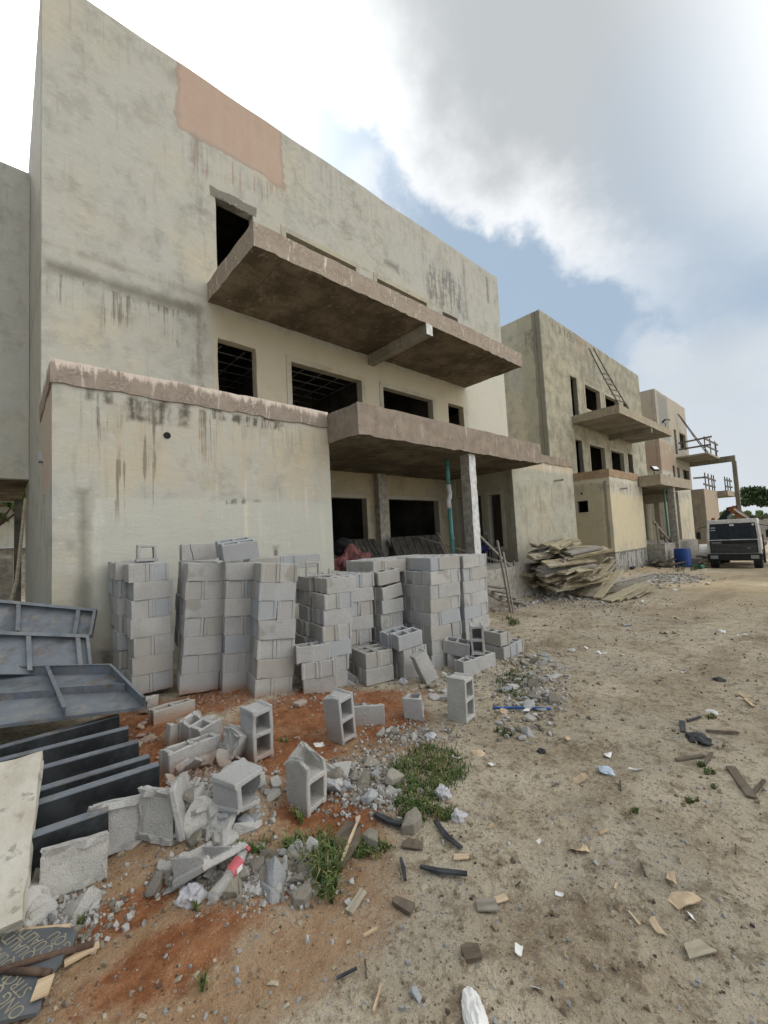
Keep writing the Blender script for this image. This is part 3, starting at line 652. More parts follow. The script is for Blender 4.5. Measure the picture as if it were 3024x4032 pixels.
# ------------------------------------------------------------------ hollow blocks
def blockmat(name, base, seed=0.):
    m, t, b = mat(name); tc = node(t, 'ShaderNodeTexCoord'); oi = node(t, 'ShaderNodeObjectInfo'); rnd = E(t, oi.outputs['Random'])
    ov = node(t, 'ShaderNodeVectorMath', operation='ADD'); cx = node(t, 'ShaderNodeCombineXYZ'); t.links.new((rnd*37.).k, cx.inputs[0]); t.links.new((rnd*11.).k, cx.inputs[2])
    t.links.new(tc.outputs['Object'], ov.inputs[0]); t.links.new(cx.outputs[0], ov.inputs[1]); P = ov.outputs[0]
    a = nz(t, P, 3.2, 5, .6); f = nz(t, P, 55, 4, .7); g = nz(t, P, 160, 3, .6)
    c = mixc(t, sstep(a, .35, .7), base, tuple(q*.80 for q in base))
    c = mixc(t, sstep(rnd, .0, 1.)*.55, c, tuple(q*f_ for q, f_ in zip(base, (.78, .80, .86))))
    c = mixc(t, sstep(f, .56, .70)*.55, c, tuple(q*.45 for q in base))
    c = mixc(t, sstep(nz(t, P, 9, 5, .7), .54, .68)*.3, c, tuple(q*.7 for q in base))
    c = mixc(t, sstep(f, .42, .30)*.35, c, tuple(min(1, q*1.3) for q in base))
    c = mixc(t, sstep((rnd*5.77)._m('FRACT', None), .84, .88)*.6, c, (.37, .40, .44)); c = mixc(t, sstep((rnd*3.19)._m('FRACT', None), .86, .9)*.5, c, (.40, .375, .325))
    # damp tide marks on some
    c = mixc(t, sstep(nz(t, P, 2.0, 3, .5, off=(5, 5, 5)), .60, .66)*sstep((rnd*7.31)._m('FRACT', None),   .55, .6)*.6, c, tuple(q*.55 for q in (base[0], base[1]*.97, base[2]*.86)))
    # red soil splashed on whatever stands near the ground
    gp = node(t, 'ShaderNodeNewGeometry'); x, y, z = xyz(t, gp.outputs['Position'])
    k = sstep(z+(a-.5)*.16+(x-1.)*SLOPE, .15, .0)*sstep(x, 3.2, 2.2)*sstep(y, 2.9, 3.6)*.75
    c = mixc(t, k, c, (.33, .19, .12))
    setc(t, b, c); b.inputs['Roughness'].default_value = .93; b.inputs['Specular IOR Level'].default_value = .12
    bump(t, b, f*.8+g*.6+a*.4, .9, .014); return m
M['block'] = blockmat('grey_sandcrete', (.51, .505, .485))
M['chunk'] = blockmat('broken_sandcrete', (.53, .52, .49))
M['chunkb'] = blockmat('weathered_rubble', (.29, .265, .22))
def block_bm(L, W, H, seed=0, e=.0065, plug=True):
    b = MB(); h = L/2; q = W/2; n = .013; wl = W*.17; wb = .034
    X = [-h, -h+n, -h+n+wb, -wb/2, wb/2, h-n-wb, h-n, h]; Y = [-q, -q+wl*.9, -q+wl, q-wl, q-wl*.9, q]; Y = [-q, -q+wl, q-wl, q]; Z = [0, .022, H]
    def solid(x, y, z):
        if abs(x) > h-n and abs(y) < q-wl: return False
        if abs(y) < q-wl and (wb/2 < abs(x) < h-n-wb) and (z > .022 or not plug): return False
        return True
    b.voxel(X, Y, Z, solid)
    rg = random.Random(seed)
    b.v = [v+Vector((rg.uniform(-1, 1), rg.uniform(-1, 1), rg.uniform(-1, 1)))*.0022 for v in b.v]
    me = b.mesh('concrete_block', M['block']); bm = bmesh.new(); bm.from_mesh(me); bpy.data.meshes.remove(me)
    es = [x for x in bm.edges if len(x.link_faces) == 2 and x.calc_face_angle(0) > .6]
    bmesh.ops.bevel(bm, geom=es, offset=e, segments=1, affect='EDGES', clamp_overlap=True)
    return bm
def bm_mesh(bm, name, m):
    me = bpy.data.meshes.new(name); bm.to_mesh(me); bm.free()
    me.materials.clear(); me.materials.append(m); return me
def chip(bm, rg, n=2, depth=.03, H=.2, h=.2, q=.1):
    """knock small bits off the arrises"""
    for i in range(n):
        c = Vector((rg.choice((-h, h))*rg.uniform(.55, 1), rg.choice((-q, q)), rg.choice((0, H))))
        ctr = Vector((0, 0, H/2)); d = (c-ctr).normalized(); d = (d+Vector((rg.uniform(-.3, .3), rg.uniform(-.3, .3), rg.uniform(-.3, .3)))).normalized()
        for v in bm.verts:
            s = (v.co-c).length
            if s < depth*2.2: v.co -= d*max(0, (depth*2.2-s))*.35
def cutbm(bm, planes, rough=.006, seed=0):
    rg = random.Random(seed)
    for co, no in planes:
        bmesh.ops.bisect_plane(bm, geom=bm.verts[:]+bm.edges[:]+bm.faces[:], plane_co=co, plane_no=no, clear_outer=True, dist=1e-5)
        ed = [x for x in bm.edges if x.is_boundary]
        if ed:
            r_ = bmesh.ops.triangle_fill(bm, edges=ed, use_beauty=True, use_dissolve=False, normal=no)
            fc = [x for x in r_['geom'] if isinstance(x, bmesh.types.BMFace)]
            es = list({x for f_ in fc for x in f_.edges})
            if es:
                sb = bmesh.ops.subdivide_edges(bm, edges=es, cuts=2, use_grid_fill=True)
                nn = Vector(no).normalized()
                for v in {v for g_ in sb['geom_inner'] if isinstance(g_, bmesh.types.BMVert) for v in (g_,)}:
                    v.co += nn*rg.uniform(-rough, rough*.6)*1.6+Vector((rg.uniform(-1, 1), rg.uniform(-1, 1), rg.uniform(-1, 1)))*rough*.4
    bmesh.ops.recalc_face_normals(bm, faces=bm.faces[:])
    return bm
BIG = (.445, .2225, .2235); SML = (.405, .2, .1925)
BIGM, SMLM = [], []
for i in range(6):
    for S, lst in ((BIG, BIGM), (SML, SMLM)):
        bm = block_bm(*S, seed=i); chip(bm, random.Random(i+5), (0, 1, 2, 2, 3, 4)[i], .022, S[2], S[0]/2, S[1]/2); lst.append(bm_mesh(bm, 'concrete_block', M['block']))
ORD = ['', 'first', 'second', 'third', 'fourth', 'fifth', 'sixth', 'seventh', 'eighth', 'ninth']
BG = 'hollow concrete blocks'
nblk = 0
def put_block(me, mtx, label):
    global nblk
    o = bpy.data.objects.new('concrete_block', me); COL.objects.link(o); o.matrix_world = mtx; nblk += 1
    return tag(o, label, 'concrete block', BG)
def frame(x, y, z, yaw, roll=0., pitch=0.):
    return Matrix.Translation((x, y, z)) @ Euler((roll, pitch, yaw), 'XYZ').to_matrix().to_4x4()
rgb = random.Random(21)
def column(x, y, z0, yaw, S, n, lean, odd, where, k0=1, wob=.014, offs={}, leanb=0., roll=0.):
    """pairs of blocks laid crosswise course by course; odd: 's' = first course shows its long side"""
    L, Wd, H = S; lst = BIGM if S is BIG else SMLM
    base = frame(x, y, z0, R(yaw), 0, R(roll))
    for k in range(k0, n+1):
        zz = (k-1)*H; st = (k % 2 == 1) == (odd == 's')
        ox = lean*zz+rgb.uniform(-wob, wob)+offs.get(k, 0); oy = leanb*zz+rgb.uniform(-wob, wob)*.8
        ya = R(rgb.uniform(-1.6, 1.6))
        for i in (0, 1):
            if st: a, b_, ry = L/2, Wd*(i+.5), 0
            else: a, b_, ry = Wd*(i+.5)*1.005, L/2, math.pi/2
            if rgb.random() < .5: ry += math.pi
            m_ = base @ Matrix.Translation((a+ox, b_+oy, zz)) @ Matrix.Rotation(ry+ya+R(rgb.uniform(-.7, .7)), 4, 'Z')
            side = (('front', 'rear')[i] if st else ('left', 'right')[i])
            put_block(lst[rgb.randrange(6)], m_, f'{side} block of the {ORD[k]} course in {where}')
def bond(x, y, z0, yaw, S, ks, lean, where, depth=2, odd='s', offs={}, wob=.008):
    """a stack one and a half blocks wide: long side + end, swapping sides every course"""
    L, Wd, H = S; lst = BIGM if S is BIG else SMLM; base = frame(x, y, z0, R(yaw))
    for k in ks:
        zz = (k-1)*H; st = (k % 2 == 1) == (odd == 's'); ox = lean*zz+rgb.uniform(-wob, wob)+offs.get(k, (0, 0))[0]; oy = rgb.uniform(-wob, wob)+offs.get(k, (0, 0))[1]
        cells = []
        for j in range(depth*2): cells.append(((L/2 if st else Wd+L/2), Wd*(j+.5), 0, ('front', 'second', 'third', 'rear')[j]+' long'))
        for j in range(depth): cells.append(((L+Wd/2 if st else Wd/2), L*(j+.5), math.pi/2, ('front', 'rear')[j]+' crosswise'))
        for a, b_, ry, nm in cells:
            m_ = base @ Matrix.Translation((a+ox+rgb.uniform(-.004, .004), b_+oy, zz)) @ Matrix.Rotation(ry+(math.pi if rgb.random() < .5 else 0)+R(rgb.uniform(-1.3, 1.3)), 4, 'Z')
            put_block(lst[rgb.randrange(6)], m_, f'{nm} block of the {ORD[k]} course in {where}')
column(1.16, 5.87, .04, -4, BIG, 7, .004, 'h', 'the leftmost stack by the steel panels', offs={1: .0, 4: -.03, 5: .0, 6: .02, 7: -.035})
column(1.10, 6.34, .06, -3, BIG, 7, -.01, 's', 'the second row of the leftmost stack', wob=.02)
column(1.14, 6.8, .07, -3, BIG, 7, -.01, 'h', 'the rear row of the leftmost stack', wob=.03, k0=4)
column(1.58, 5.52, .02, -11, BIG, 7, .0, 's', 'the second stack from the left', roll=4.1)
column(1.68, 6.0, .03, -10, BIG, 7, .0, 'h', 'the row behind the second stack from the left', k0=3, roll=3)
column(1.985, 5.24, .0, -13, BIG, 7, .0, 's', 'the recessed third stack from the left', roll=2.8)
column(2.16, 4.75, -.02, -13, BIG, 7, .0, 'h', 'the tall fourth stack from the left', roll=4.7)
column(2.75, 6.1, .0, -12, BIG, 7, .0, 's', 'the shaded column in the gap behind', wob=.01, k0=2)
column(3.22, 6.35, .0, -10, BIG, 7, .0, 'h', 'the back row left of the middle stack', k0=6)
column(3.68, 6.3, .0, -10, BIG, 7, .0, 's', 'the back row behind the middle stack', k0=7)
column(2.83, 4.45, -.05, -11, SML, 7, .15, 's', 'the leaning middle stack', offs={6: -.02, 7: .0})
column(2.90, 4.9, -.05, -11, SML, 7, .12, 'h', 'the second row of the leaning middle stack', wob=.02)
column(2.95, 5.34, -.05, -11, SML, 7, .11, 's', 'the third row of the leaning middle stack', wob=.02, k0=6)
column(3.43, 4.71, -.06, -10, SML, 7, .095, 'h', 'the middle stack next to the leaning one')
column(3.45, 5.15, -.06, -10, SML, 7, .09, 's', 'the second row of the middle stack', k0=5)
column(3.5, 5.58, -.06, -6, SML, 7, .09, 'h', 'the third row of the middle stack', k0=6)
column(3.95, 4.55, -.08, -5, SML, 5, .045, 's', 'the stack with two tipped blocks')
base = frame(3.985, 4.56, -.08+5*SML[2], R(-3))
put_block(SMLM[4], base @ Matrix.Translation((.235, .09, .015)) @ Euler((R(4), R(-7), R(4))).to_matrix().to_4x4(), 'cracked grey block tipped askew, second from the top of its stack')
put_block(SMLM[2], base @ Matrix.Translation((.19, .10, .235)) @ Euler((R(7), R(-5), R(-2))).to_matrix().to_4x4(), 'tipped block with open holes on top of the stack left of the tallest')
put_block(SMLM[1], base @ Matrix.Translation((.21, .32, .02)), 'level block behind the cracked tipped block')
put_block(SMLM[3], base @ Matrix.Translation((.21, .32, .215)), 'topmost level block behind the tipped block with open holes')
bond(4.42, 4.04, -.09, -6, SML, range(1, 8), .055, 'the tallest block stack')
bond(4.42, 4.04, -.09, -6, SML, [8], .055, 'the tallest block stack', odd='h', offs={8: (.13, .06)}) if False else bond(4.50, 4.10, -.09, -6, SML, [8], .055, 'the tallest block stack')
bond(5.16, 3.99, -.10, -1, SML, range(1, 9), .022, 'the stack at the right of the tallest', odd='h')
bond(4.33, 4.88, -.1, -6, SML, [7, 8], .055, 'the rear of the tallest stack')
bond(3.78, 4.98, -.1, -8, SML, [5, 6, 7], .05, 'the stack behind the tipped blocks')
bond(3.93, 4.72, -.1, -8, SML, [8], .05, 'the stack behind the tipped blocks')
bond(5.1, 4.83, -.1, -2, SML, [8], .022, 'the far right rear of the stacks')
# low groups in front
column(2.63, 4.48, -.05, -25, SML, 2, -.05, 's', 'the low pile between the tall stacks')
put_block(SMLM[5], frame(2.80, 4.52, -.05+2*SML[2], R(-20)), 'single block topping the low pile between the tall stacks')
column(3.37, 4.20, -.06, -12, SML, 2, .07, 's', 'the short pile with four open holes')
column(3.86, 4.0, -.07, -7, SML, 2, -.08, 's', 'the short pile against the tallest stack')
for i in (0, 1):
    put_block(SMLM[3+i], frame(3.99+.0*i, 4.08+.2*i, -.07+2*SML[2]+.012, R(-7), R(5), R(-4)), ('near', 'far')[i]+' tipped block on the short pile against the tallest stack')
# loose tops
bm = block_bm(*BIG, seed=31, plug=False); crk = bm.copy()
cutbm(bm, [((-.095, 0, 0), (1, .1, .16))], seed=3); cutbm(crk, [((-.088, 0, 0), (-1, -.1, -.16))], seed=4)
tmp = bpy.data.meshes.new('t'); crk.to_mesh(tmp); bm.from_mesh(tmp); crk.free()
put_block(bm_mesh(bm, 'concrete_block', M['block']), frame(2.02, 6.1, .03+7*BIG[2]+.005, R(-9)), 'cracked block standing alone on top of the second stack from the left')
bm = cutbm(block_bm(*BIG, seed=33, plug=False), [((-.02, 0, 0), (-1, .1, 0))], seed=5)
put_block(bm_mesh(bm, 'concrete_block', M['block']), frame(1.36, 6.5, .06+7*BIG[2]+.11, R(-8), R(90)), 'half block lying hole side out on top of the leftmost stack')
for i in (0, 1):
    put_block(BIGM[2+i], frame(2.30+.03*i, 5.36+.22*i, .0+7*BIG[2]+.03+.035*i, R(-14), R(9), R(-6)), ('nearer', 'farther')[i]+' tilted block showing its holes on top of the recessed third stack')
b = MB(); q = .026
b.voxel([-.19, -.19+q, -.03, -.03+q, .12, .145, .17], [-.02, .045], [0, .022, .1, .17, .195], lambda x, y, z: z < .022 or (x < -.19+q or -.03 < x < -.03+q) and True or (z > .17 and x < 0) or (.12 < x < .145 and z < .1))
b.jitter(.006, 14)
o = b.build('broken_block', M['chunk'], loc=(3.14, 4.78, -.05+7*SML[2]+.01), bev=.004); o.rotation_euler = (0, R(2), R(-22)); tag(o, 'open frame left of a broken block, upright on top of the leaning middle stack', 'broken block', 'broken blocks')

# ------------------------------------------------------------------ loose blocks in front
UP = Matrix(((0, -1, 0, 0), (0, 0, -1, 0), (1, 0, 0, 0), (0, 0, 0, 1)))
def upright(p, yaw, S, me, label, tilt=0., tilt2=0.):
    return put_block(me, frame(p.x, p.y, p.z+S[0]/2-.006, R(yaw), tilt2, tilt) @ UP @ Matrix.Translation((0, 0, -S[2]/2)), label)
SB = (.42, .19, .21)
def onebm(seed, S=SB): 
    bm = block_bm(*S, seed=seed, plug=True); chip(bm, random.Random(seed), 4, .03, S[2], S[0]/2, S[1]/2); return bm
p = GH(664, 1738); bm = cutbm(onebm(41), [((.165, 0, .1), (1, .55, -.3)), ((.165, 0, .1), (1, -.6, .35)), ((.17, .0, .1), (1, .05, .7))], .008, 2)
upright(p, 12, SB, bm_mesh(bm, 'concrete_block', M['chunk']), 'upright block with a broken pointed top, nearest of the standing blocks')
p = GH(736, 1597); bm = cutbm(onebm(42), [((.19, .0, .0), (1, .18, -.25))], .006, 3)
upright(p, 8, SB, bm_mesh(bm, 'concrete_block', M['block']), 'upright block with a chipped slanting top, standing on the red soil', tilt=R(-4))
p = GH(557, 1632); upright(p, 4, SB, bm_mesh(onebm(43), 'concrete_block', M['block']), 'upright block behind the heap of broken pieces, holes facing right', tilt=R(-1))
p = GH(998, 1551); upright(p, 10, SB, bm_mesh(onebm(44), 'concrete_block', M['block']), 'upright block standing alone at the right beside the dirt track', tilt=R(1))
p = GH(790, 1566); put_block(bm_mesh(cutbm(onebm(45, (.40, .16, .2)), [((.0, .06, .17), (.12, .5, 1))], .006, 4), 'concrete_block', M['block']), frame(p.x+.03, p.y+.05, p.z-.01, R(-42)), 'block with two open holes lying beside the chipped upright block')
p = GH(922, 1552); bm = cutbm(onebm(46, (.36, .2, .22)), [((.02, 0, 0), (1, .25, .1))], .008, 5)
put_block(bm_mesh(bm, 'concrete_block', M['block']), frame(p.x, p.y+.06, p.z-.01, R(-60)), 'half block with one open hole between two upright blocks')
p = GH(752, 1478); bm = cutbm(onebm(47, (.36, .18, .2)), [((.0, .0, .13), (.55, -.2, 1))], .006, 6)
put_block(bm_mesh(bm, 'concrete_block', M['block']), frame(p.x, p.y+.05, p.z-.02, R(-38), R(12), R(8)), 'broken block with a sloping curved top leaning in front of the low pile')
p = GH(918, 1474); put_block(bm_mesh(onebm(48, (.42, .19, .13)), 'concrete_block', M['block']), frame(p.x, p.y, p.z+.19, R(-14), 0, R(-24)) @ Matrix.Rotation(R(180), 4, 'Z') @ UP @ Matrix.Translation((0, 0, -.06)), 'block leaning over to the left against the short pile')
p = GH(1052, 1448)
put_block(SMLM[2], frame(p.x+.06, p.y+.14, p.z-.01, R(-8)), 'low block carrying an upright block at the right end of the stacks')
put_block(bm_mesh(cutbm(onebm(50, (.36, .2, .2)), [((.1, 0, 0), (1, .2, .15))], .008, 7), 'concrete_block', M['block']), frame(p.x-.23, p.y+.12, p.z-.01, R(-12)), 'broken block with one square hole below the right upright block')
put_block(bm_mesh(onebm(51), 'concrete_block', M['block']), frame(p.x+.05, p.y+.17, p.z+SML[2]+.2, R(-52), R(2)) @ UP @ Matrix.Translation((0, 0, -.1)), 'upright block with a reddish edge standing on a low block')
put_block(bm_mesh(onebm(52, (.38, .17, .2)), 'concrete_block', M['block']), frame(p.x-.10, p.y+.42, p.z+.18, R(-64), R(10), R(8)), 'tilted open block wedged behind the upright block with a reddish edge')
put_block(SMLM[0], frame(p.x-.02, p.y+.46, p.z-.01, R(-30)), 'low block under the tilted open block')
p = GH(1105, 1417)
for i in range(3):
    put_block(SMLM[i], frame(p.x-.16+.205*i, p.y+.14+.02*i, p.z-.01, R(84+2*i)), ('first', 'second', 'last')[i]+' block of the short row trailing off at the right')
put_block(SMLM[4], frame(p.x-.15, p.y+.17, p.z+SML[2], R(80), 0, 0), 'block on top of the short row trailing off at the right')
# big broken blocks in the near heap
def heap(u, v, bm, rot, label, dz=0., m='chunk', name='broken_block'):
    p = GH(u, v); o = bpy.data.objects.new(name, bm_mesh(bm, name, M[m])); COL.objects.link(o)
    o.location = (p.x, p.y, p.z+dz); o.rotation_euler = tuple(R(q) for q in rot)
    return tag(o, label, 'broken block', 'broken blocks')
HB = (.42, .19, .2)
heap(415, 1655, cutbm(onebm(60, (.44, .16, .2)), [((0, 0, .19), (.05, .1, 1))], .006, 1), (0, 0, 8), 'whole block lying on the soil with two long open holes', .0)
heap(372, 1548, onebm(61, (.42, .15, .19)), (0, 0, 6), 'block half buried under the steel panel corner', -.06)
heap(385, 1592, cutbm(onebm(62, (.36, .17, .2)), [((0, 0, .12), (.5, .1, 1)), ((0, .01, 0), (0, 1, .15))], .006, 1), (6, 0, 28), 'wedge of broken block leaning left of two long holes', .0)
heap(432, 1588, cutbm(onebm(63, (.36, .17, .2)), [((.13, 0, 0), (1, .3, .3)), ((0, 0, .17), (.1, -.2, 1))], .007, 2), (10, -8, 22), 'broken block with a slot of open hole leaning on its neighbour', .02)
heap(452, 1605, cutbm(onebm(64, (.3, .17, .16)), [((.08, 0, 0), (1, .2, .1))], .007, 3), (4, -6, 18), 'short broken block with rounded hole behind the whole block', .05)
heap(520, 1650, cutbm(onebm(65, (.44, .19, .22)), [((-.08, 0, 0), (-1, .3, .5))], .01, 4), (-62, 24, 40), 'tilted broken block with its big hole open to the sky', .12)
heap(515, 1722, cutbm(onebm(66, (.42, .2, .24)), [((.03, 0, 0), (1, -.2, .2))], .008, 5), (88, 0, 16), 'broken block on its side with a dark rounded hole facing right', .13)
heap(372, 1778, cutbm(onebm(69, (.40, .2, .30)), [((0, -.055, 0), (0, 1, .05)), ((0, 0, .27), (.35, 0, 1))], .006, 8), (-10, 0, 66), 'pale flat side of a block standing on edge in the heap', -.02)
heap(325, 1530, cutbm(onebm(72, (.3, .19, .19)), [((.02, 0, 0), (1, .1, .1)), ((0, .04, 0), (0, 1, .1))], .006, 11), (0, -80, 50), 'thin broken end of a block upright on the buried block', .12)
heap(435, 1845, cutbm(onebm(73, (.42, .22, .24)), [((0, .0, 0), (.12, 1, .3)), ((.14, 0, 0), (1, .4, .4))], .01, 12), (60, 10, 22), 'wide pale slab of block side lying over the front of the heap', .05)

def ushell(u, v, w_, h_, dep, rot, label, dz=0., seed=1, th=.035):
    b = MB(); n_ = 6
    b.voxel([-w_/2+w_*i/n_ for i in range(n_+1)], [-dep, -dep*.55, -th, 0], [0, th]+[th+(h_-2*th)*i/3 for i in (1, 2)]+[h_-th, h_], lambda x, y, z: y > -th or z < th or z > h_-th)
    r_ = random.Random(seed); nv = []
    for q in b.v:
        d = noise.noise_vector(q*11+Vector((seed, 0, 0)))*.005
        if q.y < -dep+.001: d.y += r_.uniform(-.012, .03)
        if abs(q.x) > w_/2-.001: d.x += r_.uniform(-.018, .012)
        d += noise.noise_vector(q*34+Vector((0, seed, 0)))*.007; nv.append(q+d)
    b.v = nv; p = GH(u, v); o = b.build('broken_block', M['chunk'], loc=(p.x, p.y, p.z+dz), bev=.004); o.rotation_euler = tuple(R(a) for a in rot)
    return tag(o, label, 'broken block', 'broken blocks')
ushell(262, 1832, .33, .26, .065, (-12, 4, -16), 'shell of a broken block standing open like a tray, left of the heap', 0, 1)
ushell(340, 1812, .24, .27, .055, (-8, 3, -58), 'narrow broken shell standing on edge beside the tray shaped one', 0, 2)
ushell(160, 1915, .28, .22, .06, (-10, 3, -14), 'split open block lying by the concrete slab with a ragged right end', 0, 3)
ushell(112, 1888, .24, .2, .05, (-12, 6, -8), 'second split block pressed against the concrete slab', .02, 4)
def shard_bm(rg, s, th):
    n = rg.choice((4, 5, 5, 6)); b = MB(); a0 = rg.uniform(0, 6.3); el = rg.uniform(.5, .95)
    poly = []
    for i in range(n):
        a = a0+i*2*math.pi/n+rg.uniform(-.35, .35); r = s*rg.uniform(.55, 1.05); poly.append((math.cos(a)*r, math.sin(a)*r*el))
    k = 1.1; vs = [Vector((x_, y_, 0)) for x_, y_ in poly]+[Vector((x_*rg.uniform(.84, 1.02), y_*rg.uniform(.84, 1.02), th*rg.uniform(.75, 1.2))) for x_, y_ in poly]
    bm = bmesh.new()
    for v in vs: bm.verts.new(v)
    for i in range(5): bm.verts.new((rg.uniform(-.5, .5)*s, rg.uniform(-.4, .4)*s, th*rg.uniform(.9, 1.25)))
    r_ = bmesh.ops.convex_hull(bm, input=bm.verts[:])
    bmesh.ops.delete(bm, geom=[v for v in bm.verts if not v.link_faces], context='VERTS')
    bmesh.ops.bevel(bm, geom=bm.edges[:], offset=min(.006, s*.05), segments=1, affect='EDGES', clamp_overlap=True)
    return bm
def chunk_bm(rg, s):
    bm = bmesh.new(); fx = (rg.uniform(.7, 1.2), rg.uniform(.55, 1.), rg.uniform(.4, .75))
    for i in range(11):
        v = Vector((rg.uniform(-1, 1), rg.uniform(-1, 1), rg.uniform(-1, 1)))
        v = v/max(abs(q_) for q_ in v)*rg.uniform(.75, 1); bm.verts.new((v.x*s*fx[0], v.y*s*fx[1], v.z*s*fx[2]))
    bmesh.ops.convex_hull(bm, input=bm.verts[:])
    bmesh.ops.delete(bm, geom=[v for v in bm.verts if not v.link_faces], context='VERTS')
    bmesh.ops.bevel(bm, geom=bm.edges[:], offset=min(.007, s*.08), segments=1, affect='EDGES', clamp_overlap=True)
    return bm
rg = random.Random(5)
SH = [bm_mesh(shard_bm(rg, .1, .034), 'block_shard', M['chunk']) for i in range(12)]; SHB = [bm_mesh(shard_bm(rg, .1, .03), 'block_shard', M['chunkb']) for i in range(8)]
CH = [bm_mesh(chunk_bm(rg, .1), 'rubble_piece', M['chunk']) for i in range(10)]; CHB = [bm_mesh(chunk_bm(rg, .1), 'rubble_piece', M['chunkb']) for i in range(10)]
def rubble(n, u, v, ru, rv, s0, s1, label, group, kinds='sc', dark=.3, tilt=25, lift=.3):
    for i in range(n):
        a = rg.uniform(0, 6.283); r = math.sqrt(rg.random()); p = GH(u+math.cos(a)*r*ru, v+math.sin(a)*r*rv)
        s = s0+(s1-s0)*rg.random()**2; k = rg.choice(kinds); dk = rg.random() < dark
        me = rg.choice((SHB if dk else SH) if k == 's' else (CHB if dk else CH))
        o = bpy.data.objects.new('block_shard' if k == 's' else 'rubble_piece', me); COL.objects.link(o)
        o.scale = (s/.1, s/.1*rg.uniform(.8, 1.1), s/.1*(rg.uniform(.8, 1.2) if k == 'c' else max(.6, .1/s*.55)))
        tl = tilt if k == 's' else 40
        o.rotation_euler = (R(rg.uniform(-tl, tl)), R(rg.uniform(-tl, tl)), rg.uniform(0, 6.28))
        o.location = (p.x, p.y, p.z+s*lift*(rg.random()*.8+.1)); tag(o, label, 'rubble', group)
rubble(52, 450, 1705, 95, 75, .05, .16, 'pale shard in the heap of freshly broken blocks', 'shards of the broken block heap', 's', .05, 45, .7)
rubble(26, 455, 1775, 80, 50, .04, .14, 'small pale piece at the front of the broken block heap', 'pieces before the broken block heap', 'sc', .1, 30)
rubble(8, 300, 1590, 40, 25, .05, .09, 'rubble piece between the steel joists and the whole block', 'pieces by the joists', 'sc', .1)
rubble(14, 600, 1690, 45, 35, .03, .10, 'grey piece scattered left of the pointed upright block', 'pieces by the pointed block', 'sc', .2)
rubble(34, 790, 1690, 85, 60, .03, .11, 'lump in the rubble patch between the red soil and the grass', 'rubble patch beside the grass', 'csc', .45)
rubble(16, 880, 1590, 60, 22, .03, .08, 'small lump in front of the half block with one hole', 'rubble below the half block', 'c', .5)
rubble(22, 430, 1900, 100, 45, .04, .11, 'angular lump in the rubble line along the near red soil', 'near rubble line', 'scc', .6)
rubble(22, 610, 1890, 70, 50, .035, .10, 'angular lump at the end of the near rubble line by the long grass', 'near rubble line end', 'scc', .6)
rubble(12, 100, 1960, 80, 40, .06, .15, 'lump of rubble behind the printed board', 'rubble behind the board', 'scc', .6)
rubble(16, 970, 1490, 60, 25, .04, .12, 'flat piece of the little shard pile by the leaning block', 'shard pile by the leaning block', 's', .35, 20, .6)
rubble(44, 1150, 1475, 60, 65, .05, .15, 'flat broken piece strewn along the edge of the track', 'pieces along the track edge', 'ssc', .45, 14)
rubble(20, 1125, 1570, 50, 30, .03, .10, 'flat broken piece farther along the track edge', 'second patch along the track edge', 'ssc', .5, 14)
rubble(60, 1190, 1270, 75, 26, .05, .17, 'rubble lump on the bank below the right wing of the nearest house', 'rubble bank by the plank pile', 'scc', .75, 30)
rubble(40, 1440, 1248, 70, 16, .05, .16, 'pale lump in the low spoil heap before the blue drum', 'spoil heap before the drum', 'csc', .3, 30)
rubble(30, 420, 1740, 120, 80, .015, .045, 'small chip among the freshly broken blocks', 'chips of the broken block heap', 'c', .2)
rubble(26, 830, 1680, 90, 50, .012, .04, 'pebble sized bit in the rubble patch by the grass', 'small bits by the grass', 'c', .4)
rubble(24, 560, 1900, 150, 50, .012, .04, 'small bit of rubble along the near red soil', 'small bits of the near rubble line', 'c', .5)
# a few that stand out
def piece(u, v, bm, rot, label, dz=.03, m='chunkb', name='rubble_piece', cat='rubble'):
    p = GH(u, v); o = bpy.data.objects.new(name, bm_mesh(bm, name, M[m])); COL.objects.link(o); o.location = (p.x, p.y, p.z+dz); o.rotation_euler = tuple(R(q) for q in rot); return tag(o, label, cat)
piece(890, 1785, shard_bm(random.Random(3), .13, .06), (4, -3, 20), 'large flat brown stone at the foot of the grass patch', .0)
piece(800, 1822, shard_bm(random.Random(8), .09, .05), (8, 5, 70), 'brownish square stone beside the rotten plank', .0)
piece(797, 1728, chunk_bm(random.Random(9), .075), (0, 0, 20), 'pale two faced lump at the front of the rubble patch', .03, 'chunk')
piece(848, 1692, shard_bm(random.Random(12), .12, .05), (10, 12, 10), 'wide brown slab in the rubble patch', .02)
piece(683, 1858, chunk_bm(random.Random(15), .075), (0, 40, 0), 'pale jagged lump sticking out of the long grass', .05, 'chunk')
piece(550, 1778, chunk_bm(random.Random(17), .05), (0, 0, 0), 'tan rounded stone in front of the heap', .02)
piece(340, 1920, chunk_bm(random.Random(19), .07), (0, 0, 0), 'dark round stone among the near rubble', .03)
piece(648, 1470+55, shard_bm(random.Random(21), .11, .03), (4, 3, 0), 'pale kite shaped shard on the red soil', .01, 'chunk')
piece(905, 2143, chunk_bm(random.Random(23), .032), (0, 0, 0), 'small white stone near the bottom of the dirt', .01, 'chunk')
piece(655, 1920+25, shard_bm(random.Random(24), .085, .05), (0, 0, 0), 'square tan stone below the long grass', .0)

